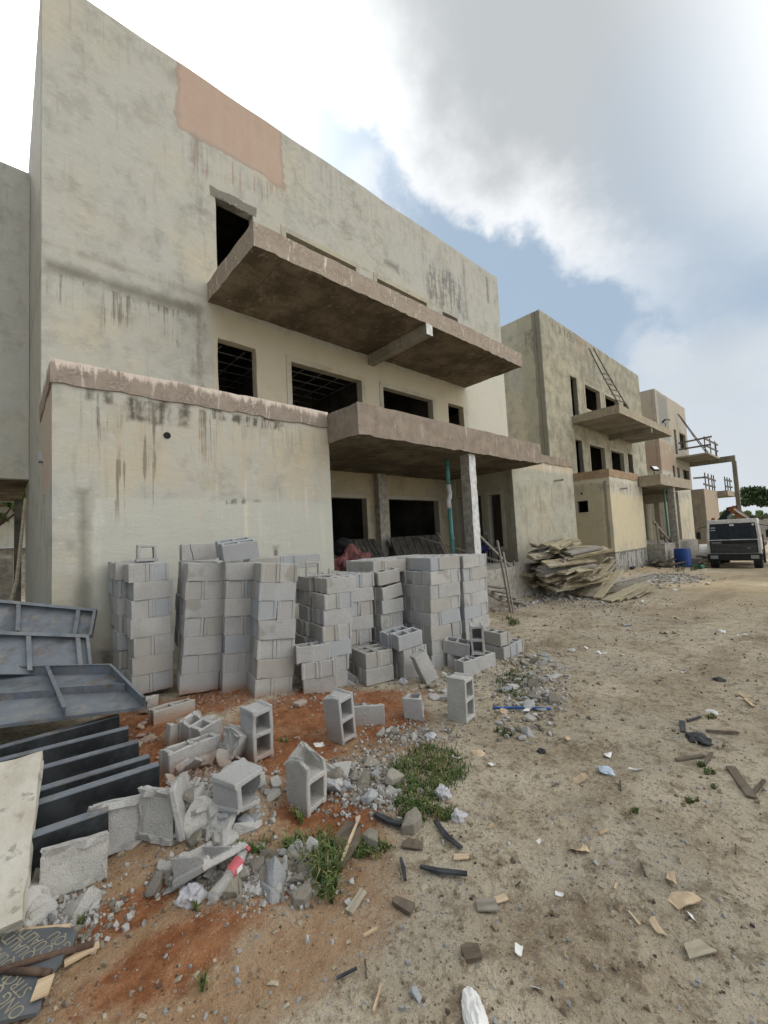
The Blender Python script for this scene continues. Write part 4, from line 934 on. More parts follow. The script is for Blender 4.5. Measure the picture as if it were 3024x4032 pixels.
# ------------------------------------------------------------------ more materials
def steelmat():
    m, t, b = mat('blue_grey_painted_steel'); tc = node(t, 'ShaderNodeNewGeometry'); P = tc.outputs['Position']
    a = nz(t, P, 3.5, 6, .65); f = nz(t, P, 24, 5, .7)
    c = mixc(t, sstep(a, .35, .7), (.165, .19, .22), (.115, .135, .16))
    c = mixc(t, sstep(f*.5+a*.5, .54, .62)*.75, c, (.16, .105, .075))
    c = mixc(t, sstep(f, .38, .25)*.5, c, (.30, .33, .36))
    c = mixc(t, sstep(nz(t, P, 6, 6, .72, off=(3, 1, 4)), .50, .64)*.5, c, (.27, .255, .225)); c = mixc(t, sstep(nz(t, P, 2.2, 5, .7, off=(1, 1, 4)), .55, .66)*.5, c, (.06, .065, .075))
    setc(t, b, c); b.inputs['Roughness'].default_value = .48; b.inputs['Specular IOR Level'].default_value = .4; bump(t, b, f, .25, .004); return m
M['steel'] = steelmat()
M['steeld'] = simple('shaded_grimy_steel', (.035, .04, .045), .6, var=.4, scale=5)  # web steel: shade below the flange darkened into the colour, along with grime
M['rust'] = simple('rusty_pipe_steel', (.13, .085, .062), .85, var=.3, scale=14)
def woodmat(name, a, d, grey):
    m, t, b = mat(name); tc = node(t, 'ShaderNodeTexCoord'); oi = node(t, 'ShaderNodeObjectInfo'); r_ = E(t, oi.outputs['Random'])
    g1 = nz(t, tc.outputs['Object'], 6, 6, .65, stretch=(.35, 5, 5)); g2 = nz(t, tc.outputs['Object'], 4, 5, .65)
    c = mixc(t, sstep(g1, .35, .68), d, a); c = mixc(t, sstep(g2, .5, .68)*.6, c, grey); c = mixc(t, sstep(r_, .2, 1.)*.5, c, grey)
    c = mixc(t, sstep(nz(t, tc.outputs['Object'], 9, 5, .7), .6, .72)*.6, c, tuple(q*.3 for q in d))
    setc(t, b, c); b.inputs['Roughness'].default_value = .9; b.inputs['Specular IOR Level'].default_value = .12; bump(t, b, g1, .5, .006); return m
M['wood'] = woodmat('weathered_shutter_board', (.43, .38, .275), (.19, .155, .10), (.36, .335, .285))
M['woodyel'] = woodmat('yellowed_shutter_board', (.47, .415, .285), (.22, .185, .12), (.42, .38, .28))
M['woodgrey'] = woodmat('grey_weathered_timber', (.30, .275, .235), (.16, .14, .115), (.33, .32, .30))
M['woodfresh'] = woodmat('pale_broken_wood', (.60, .46, .30), (.42, .30, .18), (.50, .42, .32))
M['wooddark'] = woodmat('damp_dark_wood', (.14, .11, .08), (.055, .045, .035), (.18, .155, .125))
M['film'] = simple('dark_film_faced_ply', (.105, .115, .125), .5, var=.2, scale=6, spec=.35)
M['ink'] = simple('faded_tan_lettering', (.33, .30, .225), .7, var=.15, bumpd=0)
M['rubber'] = simple('dusty_black_rubber', (.055, .06, .068), .7, var=.3, scale=10)
M['paper'] = simple('white_scrap_paper', (.72, .72, .71), .8, var=.06, bumpd=.002)
M['papert'] = simple('tan_card_scrap', (.56, .44, .30), .85, var=.12, bumpd=.002)
M['bluebag'] = simple('pale_blue_scrap', (.48, .57, .68), .6, var=.1, bumpd=.002)
M['white'] = simple('dusty_white_paint', (.70, .70, .68), .5, var=.12, scale=3, bumpd=0, spec=.4)
M['black'] = simple('dusty_black_paint', (.022, .024, .027), .5, var=.25, scale=6, bumpd=0, spec=.35)
M['blue'] = simple('blue_drum_plastic', (.012, .055, .26), .42, var=.12, scale=4, bumpd=0, spec=.4)
M['navy'] = simple('dark_blue_plastic', (.012, .02, .085), .5, var=.15, bumpd=0)
M['grillegrey'] = simple('dusty_grille_plastic', (.17, .175, .185), .5, var=.2, bumpd=0)
M['hoseg'] = simple('green_hose_plastic', (.045, .165, .125), .5, var=.2, scale=3, bumpd=0)
M['bamboo'] = simple('grey_bush_pole', (.175, .155, .13), .9, var=.25, scale=5)
M['orange'] = simple('orange_crane_paint', (.34, .115, .03), .55, var=.3, scale=5, spec=.3)
M['cloth'] = simple('dusty_maroon_tarpaulin', (.20, .085, .085), .9, var=.35, scale=6)
M['darkcloth'] = simple('black_cloth', (.015, .015, .018), .95)
M['mesh'] = simple('dark_formwork_sheet', (.07, .067, .06), .8, var=.3, scale=5)
M['redp'] = simple('red_bottle_label', (.50, .10, .12), .5, var=.15, bumpd=0, spec=.4)
M['lampglass'] = simple('pale_lamp_glass', (.75, .78, .8), .15, var=.03, bumpd=0, spec=.5)
def clear(name, col, alpha, rough=.12):
    m, t, b = mat(name); b.inputs['Base Color'].default_value = (*col, 1); b.inputs['Roughness'].default_value = rough; b.inputs['Alpha'].default_value = alpha; b.inputs['Specular IOR Level'].default_value = .6; return m
M['pet'] = clear('clear_bottle_plastic', (.62, .63, .63), .30); M['bag'] = clear('crinkled_clear_bag', (.60, .61, .66), .62, .3)
m, t, b = mat('tinted_windscreen'); setc(t, b, (.02, .024, .028)); b.inputs['Roughness'].default_value = .06; b.inputs['Specular IOR Level'].default_value = .6; b.inputs['Alpha'].default_value = .62; M['glass'] = m
def leafmat(name, a, d):
    m, t, b = mat(name); g = node(t, 'ShaderNodeNewGeometry'); n = nz(t, g.outputs['Position'], 1.2, 3, .6); f = nz(t, g.outputs['Position'], 23, 2, .5)
    setc(t, b, mixc(t, sstep(n*.4+f*.6, .38, .62), d, a)); b.inputs['Roughness'].default_value = .6; b.inputs['Specular IOR Level'].default_value = .3; return m
M['grass'] = leafmat('grass_blades', (.115, .165, .045), (.045, .08, .022)); M['leaf'] = leafmat('dark_leaves', (.065, .10, .035), (.022, .045, .016)); M['leafb'] = leafmat('bright_leaves', (.16, .22, .06), (.06, .11, .03))
M['bark'] = simple('tree_bark', (.12, .095, .07), .95, var=.3, scale=6)

# ------------------------------------------------------------------ steel formwork panels and joists
def ywall(u, v, Y):
    d = ray(u*1.8228, v*1.8228); return Vector((0, 0, EYE))+d*(Y/d.y)
def zplane(u, v, z):
    d = ray(u*1.8228, v*1.8228); return Vector((0, 0, EYE))+d*((z-EYE)/d.z)
def panel(TL, TR, BR, BL, ribs, cross, label, h=.075):
    ctr = (TL+TR+BR+BL)/4; root = empty('steel_formwork', ctr, label, 'formwork panel', 'steel formwork panels')
    n = ((BR-BL).cross(TL-BL)).normalized(); 
    def P(u, v, w_): return TL*(1-u)*v+TR*u*v+BR*u*(1-v)+BL*(1-u)*(1-v)+n*w_
    def bx(b, u0, u1, v0, v1, w0, w1): b.add([P(u0, v0, w0), P(u1, v0, w0), P(u1, v1, w0), P(u0, v1, w0), P(u0, v0, w1), P(u1, v0, w1), P(u1, v1, w1), P(u0, v1, w1)], [(3, 2, 1, 0), (4, 5, 6, 7), (0, 1, 5, 4), (1, 2, 6, 5), (2, 3, 7, 6), (3, 0, 4, 7)])
    W_, H_ = (TR-TL).length, (TL-BL).length; a, c_ = .012/W_, .012/H_
    b = MB(); bx(b, 0, 1, 0, 1, -.004, 0); b.build('plate', M['steel'], root)
    for (u0, u1, v0, v1) in ((0, 1, 1-c_, 1), (0, 1, 0, c_*.5), (0, a, c_, 1-c_), (1-a, 1, c_, 1-c_)):
        hh = h if (v1-v0 > .5 or v0 > .5) else h*.25
        b = MB(); bx(b, u0, u1, v0, v1, .001, hh)
        if v0 > .5: bx(b, 0, 1, 1-c_*4, 1, hh+.0005, hh+.007)
        if u1-u0 < .5 and v1-v0 > .5: bx(b, max(0, u0-a*2), min(1, u1+a*2), v0, v1, hh+.0005, hh+.007)
        b.build('edge_flange', M['steel'], root)
    for q in ribs:
        b = MB(); bx(b, q-a*.5, q+a*.5, c_*1.2, 1-c_*1.5, .001, h*.95); bx(b, q-a*2, q+a*2, c_*1.2, 1-c_*4.2, h*.95+.0005, h*.95+.006); b.build('rib', M['steel'], root)
    for q, u0, u1 in cross:
        b = MB(); bx(b, u0, u1, q-c_*.5, q+c_*.5, .001, h*.8); b.build('rib', M['steel'], root)
    return root
def ext(a, b, k): return a+(a-b)*k     # carry the panel on past the left edge of view
TR, TL = ywall(211, 1320, 6.78), ywall(0, 1300, 7.2); BR, BL = ywall(200, 1378, 6.55), ywall(0, 1366, 6.95)
panel(ext(TL, TR, .9), TR, BR, ext(BL, BR, .9), (.58, .9), (), 'rearmost steel panel leaning toward the wing wall, topmost of the three panels', .07)
TR, TL = ywall(193, 1379, 6.25), ywall(0, 1372, 6.6); BR, BL = ywall(202, 1458, 5.95), ywall(0, 1458, 6.25)
panel(ext(TL, TR, .9), TR, BR, ext(BL, BR, .9), (.64, .93), (), 'middle steel panel with two upright ribs, leaning below the rearmost one', .07)
TR, TL = zplane(241, 1455, .46), zplane(0, 1459, .46); BR, BL = zplane(316, 1532, .36), zplane(0, 1572, .36)
panel(ext(TL, TR, .9), TR, BR, ext(BL, BR, .9), (.70,), ((.42, .012, .69), (.46, .71, .985)), 'lowest steel panel lying nearly flat with a rust stained front edge', .10)
ends = [(.80, 4.60, .0, 1.6), (.80, 4.22, -.13, 1.5), (.80, 3.86, -.12, 1.5), (.80, 3.53, -.10, 1.4), (.79, 3.24, -.09, 1.4), (.46, 2.98, -.12, 1.1)]
nm = ['first steel joist, right under the flat steel panel', 'second steel joist counted from the flat steel panel', 'third steel joist counted from the flat steel panel', 'fourth steel joist counted from the flat steel panel', 'fifth steel joist, last long one before the shard heap', 'short sixth steel joist nearest the broken tray shaped block']
for (x_, y_, s_, L), lb in zip(ends, nm):
    d_ = Vector((-1, -s_, 0)).normalized(); a_ = Vector((x_, y_, ground_h(x_, y_)+.02)); r_ = empty('steel_joist', a_, lb, 'steel joist', 'steel joists laid in a row')
    sd_ = Vector((-d_.y, d_.x, 0)); sd_ = sd_ if sd_.y > 0 else -sd_
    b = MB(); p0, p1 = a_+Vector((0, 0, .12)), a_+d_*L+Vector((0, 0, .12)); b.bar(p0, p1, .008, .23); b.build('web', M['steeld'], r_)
    b = MB(); b.bar(p0+Vector((0, 0, .119))+sd_*.028, p1+Vector((0, 0, .119))+sd_*.028, .066, .007); b.build('top_flange', M['steel'], r_)
    b = MB(); b.bar(p0-Vector((0, 0, .119))+sd_*.028, p1-Vector((0, 0, .119))+sd_*.028, .066, .007); b.build('bottom_flange', M['steel'], r_)
# broken concrete slab leaning at the left edge
b = MB(); P4 = [zplane(92, 1622, .58), zplane(48, 1985, .10)]; A, B = P4[0], P4[1]
C_, D_ = A+Vector((-1.1, .12, .0)), B+Vector((-1.0, .1, .0)); n = ((C_-A).cross(B-A)).normalized(); n = n if n.z > 0 else -n
gx = 9; gy = 9
def gp(u, v, w_): return A*(1-u)*(1-v)+C_*u*(1-v)+B*(1-u)*v+D_*u*v-n*w_
b.voxel([i/gx for i in range(gx+1)], [i/gy for i in range(gy+1)], [0, .04, .075, .11], lambda *a: True)
b.v = [gp(q.x, q.y, q.z)+noise.noise_vector(Vector((q.x*9, q.y*9, q.z*30)))*.012 for q in b.v]
m, t, bb = mat('pitted_pale_concrete'); g = node(t, 'ShaderNodeNewGeometry'); P = g.outputs['Position']; v1 = nz(t, P, 14, 5, .6); v2 = nz(t, P, 3, 4, .6)
c = mixc(t, sstep(v2, .4, .65), (.48, .465, .41), (.40, .37, .305)); c = mixc(t, sstep(v1, .56, .64)*.75, c, (.20, .19, .165)); c = mixc(t, sstep(nz(t, P, 7, 6, .7), .5, .66)*.5, c, (.36, .33, .27)); setc(t, bb, c); bb.inputs['Roughness'].default_value = .9; bump(t, bb, v1, .8, .015); M['pitted'] = m
tag(b.build('concrete_slab', M['pitted']), 'thick pale pitted slab of concrete leaning at the left edge over the joists', 'concrete slab')

# ------------------------------------------------------------------ printed plywood, pipes, timber scraps at the lower left
def board(px, th, label, rows, edge=None, name='plywood_board'):
    pts = [G(u*.2411, 3600+v*.2411, .03) for u, v in px]; ctr = sum(pts, Vector())/len(pts); zt = ground_h(ctr.x, ctr.y)+.035
    root = empty(name, (ctr.x, ctr.y, zt), label, 'plywood')
    b = MB(); b.prism([(p.x, p.y) for p in pts][::-1] if False else [(p.x, p.y) for p in pts], zt-th, zt); b.build('sheet', M['film'], root)
    d_ = (G(560*.2411, 3600+340*.2411)-G(870*.2411, 3600+600*.2411)); ang = math.atan2(d_.y, d_.x)
    for (txt, u, v, sz) in rows:
        c_ = bpy.data.curves.new('lettering', 'FONT'); c_.body = txt; c_.size = sz*.78; c_.extrude = .0004; c_.resolution_u = 3; c_.fill_mode = 'BOTH'
        tmpo = bpy.data.objects.new('t', c_); me = bpy.data.meshes.new_from_object(tmpo); bpy.data.objects.remove(tmpo); me.materials.append(M['ink'])
        p = G(u*.2411, 3600+v*.2411, .03); o = bpy.data.objects.new('lettering', me); COL.objects.link(o); o.parent = root
        o.location = (p.x-ctr.x, p.y-ctr.y, .0012); o.rotation_euler = (0, 0, ang)
    return root
board([(-420, 420), (430, 285), (900, 240), (1150, 255), (1262, 310), (1180, 570), (1040, 690), (1010, 800), (860, 960), (-420, 1100)], .014, 'dark printed plywood sheet with pale QUALITY lettering, upper of the two', [('QUALITY', 900, 600, .082), ('QUALITY', 610, 690, .082), ('QUALITY', 270, 830, .082), ('QU', 1120, 440, .082), ('G', 1200, 540, .082)])
board([(-420, 1060), (640, 1030), (600, 1180), (545, 1320), (690, 1400), (660, 1560), (590, 1640), (-420, 1880)], .014, 'dark printed plywood sheet with pale STRONG lettering, lower of the two', [('ONG QUAL', 440, 1600, .085), ('STRONG', 540, 1260, .08)])
def scrap_bar(u0, v0, u1, v1, r, m, name, label, cat, z0=.05, z1=.05, src=True, flat=None):
    A_, B_ = G(u0*.2411, 3600+v0*.2411, z0), G(u1*.2411, 3600+v1*.2411, z1); A_.z = ground_h(A_.x, A_.y)+z0; B_.z = ground_h(B_.x, B_.y)+z1
    b = MB(); b.tube([A_, (A_*.5+B_*.5)+Vector((0, 0, .004)), B_], r, 10) if not flat else b.bar(A_, B_, flat[0], flat[1])
    return tag(b.build(name, m, smooth=not flat), label, cat)
scrap_bar(-500, 1080, 1540, 470, .013, M['rust'], 'rusty_pipe', 'longer rusty pipe lying across both printed sheets', 'pipe', .06, .03)
scrap_bar(150, 930, 820, 960, .013, M['rust'], 'rusty_pipe', 'shorter rusty pipe under the longer one on the printed sheets', 'pipe', .045, .045)
scrap_bar(1050, 780, 1620, 475, .02, M['woodfresh'], 'wood_batten', 'pale split batten beside the end of the longer rusty pipe', 'batten', .02, .02, flat=(.03, .012))
scrap_bar(640, 1390, 760, 1030, .03, M['woodfresh'], 'wood_scrap', 'pale scrap of split plywood on the lower printed sheet', 'wood scrap', .045, .045, flat=(.055, .006))
scrap_bar(300, 275, 1150, 190, .03, M['woodfresh'], 'wood_batten', 'pale broken edge strip along the top of the upper printed sheet', 'batten', .03, .03, flat=(.02, .012))

def sheet_at(u, v, pts, th, m, name, label, cat, rot=(0, 0, 0), dz=.012, curl=0., group=None, par=None):
    """small flat thing: outline in metres, given a thickness and a slight curl"""
    k_ = {'wood_offcut': .58, 'stone_flake': .62, 'card_scrap': .72}.get(name, .72); pts = [(q[0]*k_, q[1]*k_) for q in pts]; th *= k_; p = GH(u, v); b = MB(); b.prism(pts, 0, th); me = b.mesh(name, m); bm = bmesh.new(); bm.from_mesh(me)
    bmesh.ops.triangulate(bm, faces=bm.faces[:]); bmesh.ops.subdivide_edges(bm, edges=bm.edges[:], cuts=2, use_grid_fill=True)
    s = rg.uniform(0, 99)
    for q in bm.verts:
        q.co.z += curl*((q.co.x*9)**2*.05+noise.noise(Vector((q.co.x*14+s, q.co.y*14, s)))*.35)*.1
        q.co += noise.noise_vector(q.co*40+Vector((s, 0, 0)))*.003
    bm.to_mesh(me); bm.free(); o = bpy.data.objects.new(name, me); COL.objects.link(o); o.location = (p.x, p.y, p.z+dz); o.rotation_euler = tuple(R(a) for a in rot)
    return tag(o, label, cat, group)
def quad(a, b_, rag=.15):
    return [(-a*(1+rg.uniform(-rag, rag)), -b_*(1+rg.uniform(-rag, rag))), (a*(1+rg.uniform(-rag, rag)), -b_*(1+rg.uniform(-rag, rag))), (a*(1+rg.uniform(-rag, rag)), b_*(1+rg.uniform(-rag, rag))), (-a*(1+rg.uniform(-rag, rag)), b_*(1+rg.uniform(-rag, rag)))]
# bottle and bags
A_, B_ = GH(457, 1966), GH(512, 1906); d_ = (B_-A_); d_.z = 0; d_.normalize(); a0 = A_+Vector((0, 0, .045)); 
bot = empty('plastic_bottle', a0, 'crushed clear plastic bottle with a red wrapper lying on the near rubble', 'bottle')
prof = [(0, .010), (.005, .028), (.03, .031), (.09, .026), (.13, .030), (.19, .031), (.215, .025), (.24, .012), (.25, .011)]
b = MB(); b.tube([a0+d_*s+Vector((0, 0, s*.25)) for s, r_ in prof], [r_ for s, r_ in prof], 14); b.jitter(.006, 16); b.build('bottle_body', M['pet'], bot, smooth=True)
b = MB(); b.tube([a0+d_*s+Vector((0, 0, s*.25)) for s in (.125, .15, .175, .195)], [.031, .032, .033, .032], 14, cap=False); b.jitter(.003, 16); lab = b.build('wrapper', M['redp'], bot, smooth=True)
b = MB(); b.tube([a0+d_*s+Vector((0, 0, s*.25)) for s in (.251, .268)], .014, 12); b.build('cap', M['redp'], bot)
b = MB(); cp = a0+d_*.16+Vector((0, 0, .04))+Vector((d_.y, -d_.x, 0))*.033; b.bar(cp-d_*.02, cp+d_*.02, .003, .024); b.build('label_panel', M['paper'], bot)
def crumple(u, v, s, m, name, label, cat, fl=.6, seed=0, group=None):
    p = GH(u, v); bm = bmesh.new(); bmesh.ops.create_icosphere(bm, subdivisions=3, radius=s)
    for q in bm.verts:
        k = noise.noise(q.co*(2.2/s)*.7+Vector((seed, 0, 0)))*.55+noise.noise(q.co*(5/s)*.6+Vector((0, seed, 0)))*.3; q.co *= 1+k; q.co.z *= fl
    o = bpy.data.objects.new(name, bm_mesh(bm, name, m)); COL.objects.link(o); o.location = (p.x, p.y, p.z+s*fl*.55); o.rotation_euler = (0, 0, seed)
    return tag(o, label, cat, group)
crumple(415, 1945, .055, M['bag'], 'plastic_bag', 'crumpled clear bag left of the bottle with a red wrapper', 'plastic bag', .8, 1)
crumple(957, 1722, .05, M['bag'], 'plastic_bag', 'crumpled clear sachet at the right rim of the grass patch, the upper one', 'plastic bag', .9, 2)
crumple(990, 1770, .045, M['bag'], 'plastic_bag', 'crumpled clear sachet below the grass patch, the lower one', 'plastic bag', .7, 3)
crumple(930, 1592, .05, M['bag'], 'plastic_bag', 'small bluish bag lying against the half block with one hole', 'plastic bag', .4, 4)
crumple(870, 1475, .05, M['bag'], 'plastic_bag', 'scrunched clear bag at the foot of the short pile', 'plastic bag', .7, 5)
crumple(1085, 1540, .05, M['papert'], 'food_wrapper', 'peach coloured wrapper half hidden behind the lone upright block', 'wrapper', .5, 6)
crumple(1018, 1508, .07, M['papert'], 'food_wrapper', 'peach coloured wrapper on the soil left of the lone upright block', 'wrapper', .3, 7) if False else None
crumple(1310, 1668, .05, M['bluebag'], 'plastic_bag', 'pale blue crumpled bag alone on the open dirt', 'plastic bag', .4, 8)
crumple(1170, 1625, .035, M['black'], 'plastic_bag', 'small black crumpled bag on the open dirt', 'plastic bag', .5, 9)
crumple(1510, 1600, .09, M['black'], 'plastic_bag', 'black tangled plastic among the slats at the right', 'plastic bag', .3, 10)
crumple(1555, 1470, .06, M['black'], 'plastic_bag', 'black scrap high on the track at the right', 'plastic bag', .35, 11)
p = GH(1018, 2205); bm = bmesh.new(); bmesh.ops.create_icosphere(bm, subdivisions=4, radius=1)
for q in bm.verts: q.co = Vector((q.co.x*.042, q.co.y*.11, q.co.z*.028*(1+.35*noise.noise(q.co*3))))+noise.noise_vector(q.co*4)*.006
o = bpy.data.objects.new('white_pouch', bm_mesh(bm, 'white_pouch', M['paper'])); COL.objects.link(o); o.location = (p.x, p.y-.02, p.z+.02); o.rotation_euler = (0, 0, R(-38)); tag(o, 'white pouch at the bottom edge of the picture area on bare dirt'.replace('picture area ', 'scene '), 'pouch')
# rotten plank, rubber strips, scraps
def strip(pts, wd, th, m, name, label, cat, group=None, lift=.012):
    P_ = [GH(u, v) for u, v in pts]; b = MB()
    for i in range(len(P_)-1): pass
    vs = []; n_ = len(P_)
    for i, q in enumerate(P_):
        dd = (P_[min(i+1, n_-1)]-P_[max(i-1, 0)]); dd.z = 0; dd.normalize(); sd_ = Vector((-dd.y, dd.x, 0)); ww = wd*(1 if 0 < i < n_-1 else .6)
        for (k, zz) in ((-1, 0), (1, 0), (1, th), (-1, th)): vs.append(q+sd_*ww/2*k*rg.uniform(.85, 1.1)+Vector((0, 0, lift+zz+rg.uniform(0, .006))))
    fs = [(3, 2, 1, 0), tuple(4*(n_-1)+k for k in range(4))]
    for i in range(n_-1):
        for k in range(4): fs.append((4*i+k, 4*i+(k+1) % 4, 4*i+4+(k+1) % 4, 4*i+4+k))
    b.add(vs, fs); return tag(b.build(name, m), label, cat, group)
strip([(722, 1885), (745, 1830), (765, 1790)], .17, .025, M['wooddark'], 'rotten_plank', 'mottled dark rotten plank lying in the long grass', 'plank')
strip([(738, 1880), (760, 1825), (778, 1780)], .014, .015, M['woodfresh'], 'wood_splinter', 'long pale splinter along the edge of the rotten plank', 'splinter', lift=.035)
strip([(940, 1780), (965, 1815), (998, 1840)], .036, .012, M['rubber'], 'rubber_strip', 'bent black rubber strip just right of the flat brown stone', 'rubber strip', 'rubber strips on the dirt')
strip([(908, 1880), (950, 1890), (1010, 1897)], .034, .012, M['rubber'], 'rubber_strip', 'long black rubber strip lying level on the dirt', 'rubber strip', 'rubber strips on the dirt')
strip([(866, 1862), (872, 1885), (876, 1910)], .024, .012, M['rubber'], 'rubber_strip', 'short upright lying black rubber strip below the torn dark scrap', 'rubber strip', 'rubber strips on the dirt')
strip([(810, 1768), (840, 1782), (866, 1792)], .04, .02, M['rubber'], 'rubber_strip', 'black rubber strip tucked behind the square brown stone', 'rubber strip', 'rubber strips on the dirt')
sheet_at(892, 1830, [(-.04, -.09), (.05, -.07), (.06, .05), (0, .09), (-.05, .08)], .01, M['wooddark'], 'ply_scrap', 'torn dark scrap below the flat brown stone', 'wood scrap', (0, 0, 30))
sheet_at(996, 1857, [(-.075, -.035), (.07, -.03), (.08, .03), (-.06, .035)], .012, M['woodfresh'], 'wood_offcut', 'clean pale wood offcut right of the rubber strips', 'wood scrap', (0, 0, -42))
sheet_at(870, 1965, [(-.05, -.085), (.05, -.09), (.045, .08), (-.02, .09)], .03, M['wooddark'], 'wood_offcut', 'thick dark chunk of ply with a pale broken side', 'wood scrap', (6, 0, 25))
sheet_at(1018, 2068, [(-.07, -.05), (.06, -.055), (.07, .04), (.0, .06), (-.06, .05)], .028, M['wooddark'], 'wood_offcut', 'square dark ply chunk low on the bare dirt', 'wood scrap', (4, 3, -30))
sheet_at(1052, 1962, [(-.09, -.05), (.08, -.06), (.09, .05), (-.08, .055)], .014, M['woodgrey'], 'wood_offcut', 'grey brown square of board with torn yellow edge', 'wood scrap', (0, 0, -40))
sheet_at(1080, 1948, [(-.04, -.02), (.05, -.03), (.05, .02), (-.03, .03)], .006, M['woodfresh'], 'wood_scrap', 'torn yellow scrap beside the grey brown square of board', 'wood scrap', (0, 0, -20))
sheet_at(770, 1953, [(-.10, -.03), (.09, -.03), (.10, .02), (-.09, .03)], .012, M['wood'], 'wood_scrap', 'reddish flat scrap below the rotten plank', 'wood scrap', (0, 0, 22))
sheet_at(1475, 1948, [(-.10, -.05), (.08, -.07), (.10, .0), (-.02, .06), (-.09, .05)], .008, M['papert'], 'card_scrap', 'pale folded card scrap at the right on bare dirt', 'card', (0, 0, -25), curl=1.)
sheet_at(1510, 2060, [(-.11, -.03), (.11, -.035), (.06, .05), (-.07, .05)], .012, M['wood'], 'stone_flake', 'tan flat flake at the lower right of the dirt', 'wood scrap', (12, 0, -30))
litter = [(1500, 1985, 'white', .03), (1315, 1632, 'paper', .06), (1372, 1665, 'paper', .05), (1235, 1408, 'paper', .09), (1268, 1402, 'paper', .07), (1352, 1352, 'blue', .12), (1356, 1360, 'paper', .08), (1158, 1332, 'paper', .12), (1178, 1352, 'card', .1), (1460, 1335, 'card', .16), (1512, 1335, 'yellow', .12), (1442, 1368, 'card', .15), (1300, 1412, 'paper', .12), (1340, 1415, 'card', .1), (1560, 1365, 'paper', .12), (1600, 1372, 'paper', .1), (1095, 1735-180, 'paper', .05), (1140, 1538, 'paper', .07), (1295, 1478, 'card', .06), (1225, 1600, 'card', .05), (1540, 1540, 'paper', .06), (1480, 1455, 'paper', .06), (1610, 1905-400, 'card', .12), (1255, 1690, 'card', .05), (1165, 1825, 'paper', .02), (1115, 1752, 'card', .05), (1250, 1840, 'card', .06), (1450, 1905, 'card', .05), (1210, 1935, 'paper', .025), (1155, 2140, 'paper', .03), (1120, 2060, 'paper', .03), (1420, 2010, 'card', .05), (1035, 1632, 'card', .08), (985, 1640, 'paper', .05), (1062, 1655, 'paper', .04), (1075, 1690, 'card', .06), (690, 1612, 'paper', .05), (650, 1590+40, 'paper', .03), (1010, 1480, 'paper', .06), (1128, 1395, 'blue', .09), (1105, 1340, 'paper', .07), (1390, 1300, 'paper', .12), (1460, 1275, 'paper', .14), (1530, 1262, 'paper', .12), (1570, 1250, 'card', .2)]
MM = {'white': M['paper'], 'paper': M['paper'], 'card': M['papert'], 'blue': M['bluebag'], 'yellow': M['woodfresh']}
for i, (u, v, k, s) in enumerate(litter):
    col = {'white': 'white', 'paper': 'white', 'card': 'tan', 'blue': 'pale blue', 'yellow': 'yellow'}[k]
    zone = 'near the plank pile' if v < 1310 else 'far along the track' if v < 1420 else 'halfway along the track' if v < 1600 else 'on the near dirt'
    sheet_at(u, v, quad(s, s*.55, .45), .003, MM[k], 'litter_scrap', f'small {col} scrap of litter lying {zone}', 'litter', (rg.uniform(-12, 12), rg.uniform(-12, 12), rg.uniform(0, 360)), .012, 1.5, f'{col} scraps {zone}')
woods = [(1165, 1545, .12, 0), (1440, 1295, .6, 1), (1210, 1605, .1, 1), (1490, 1640, .3, 2), (1530, 1645, .32, 2), (1560, 1585, .3, 2), (1475, 1570, .35, 3), (1500, 1555, .25, 3), (1600, 1690, .5, 2), (1640, 1705, .3, 2), (1618, 1520, .3, 0), (1305, 1800, .13, 0), (1340, 1700, .12, 2), (1180, 1790, .09, 1), (1060, 1790, .08, 0), (1430, 1750, .1, 1), (1390, 1885, .15, 2), (1330, 1920, .09, 0), (815, 2165, .14, 0), (790, 2100, .12, 2), (750, 2110, .14, 3), (1370, 1990, .1, 0), (1260, 1945, .08, 1), (1470, 1860, .13, 1), (1120, 1915, .06, 2), (760, 2155, .1, 1), (800, 2020, .11, 0), (1590, 1840, .12, 2), (1200, 1700, .08, 2), (1145, 1640, .07, 1)]
for i, (u, v, L, k) in enumerate(woods):
    L *= .6 if v > 1720 else .8
    p = GH(u, v); a = rg.uniform(-.9, .9)+(.3 if v > 1700 else -.1); d_ = Vector((math.cos(a), math.sin(a), 0)); b = MB(); n_ = 4
    A_, B_ = p-d_*L/2, p+d_*L/2; A_.z = ground_h(A_.x, A_.y)+.012; B_.z = ground_h(B_.x, B_.y)+.015
    b.bar(A_, B_, min(.05, L*.13)*(.6+.6*rg.random()), .008+.006*rg.random()); b.jitter(min(.008, L*.05), 20)
    nmz = ['pale', 'grey brown', 'dark', 'black'][k]
    tag(b.build('wood_splinter', [M['woodfresh'], M['wood'], M['wooddark'], M['rubber']][k]), f'{nmz} splinter of wood on the {"far" if v < 1500 else "middle" if v < 1720 else "near"} dirt', 'splinter', f'{nmz} splinters on the {"far" if v < 1500 else "middle" if v < 1720 else "near"} dirt')
b = MB(); A_, B_ = GH(1065, 1503+30), GH(1190, 1535); b.tube([A_+Vector((0, 0, .02)), (A_+B_)/2+Vector((0, .02, .02)), B_+Vector((0, 0, .02))], .012, 6); tag(b.build('blue_pipe', simple('blue_conduit', (.03, .12, .4), .5)), 'thin blue pipe lying beyond the rubble along the track', 'pipe')

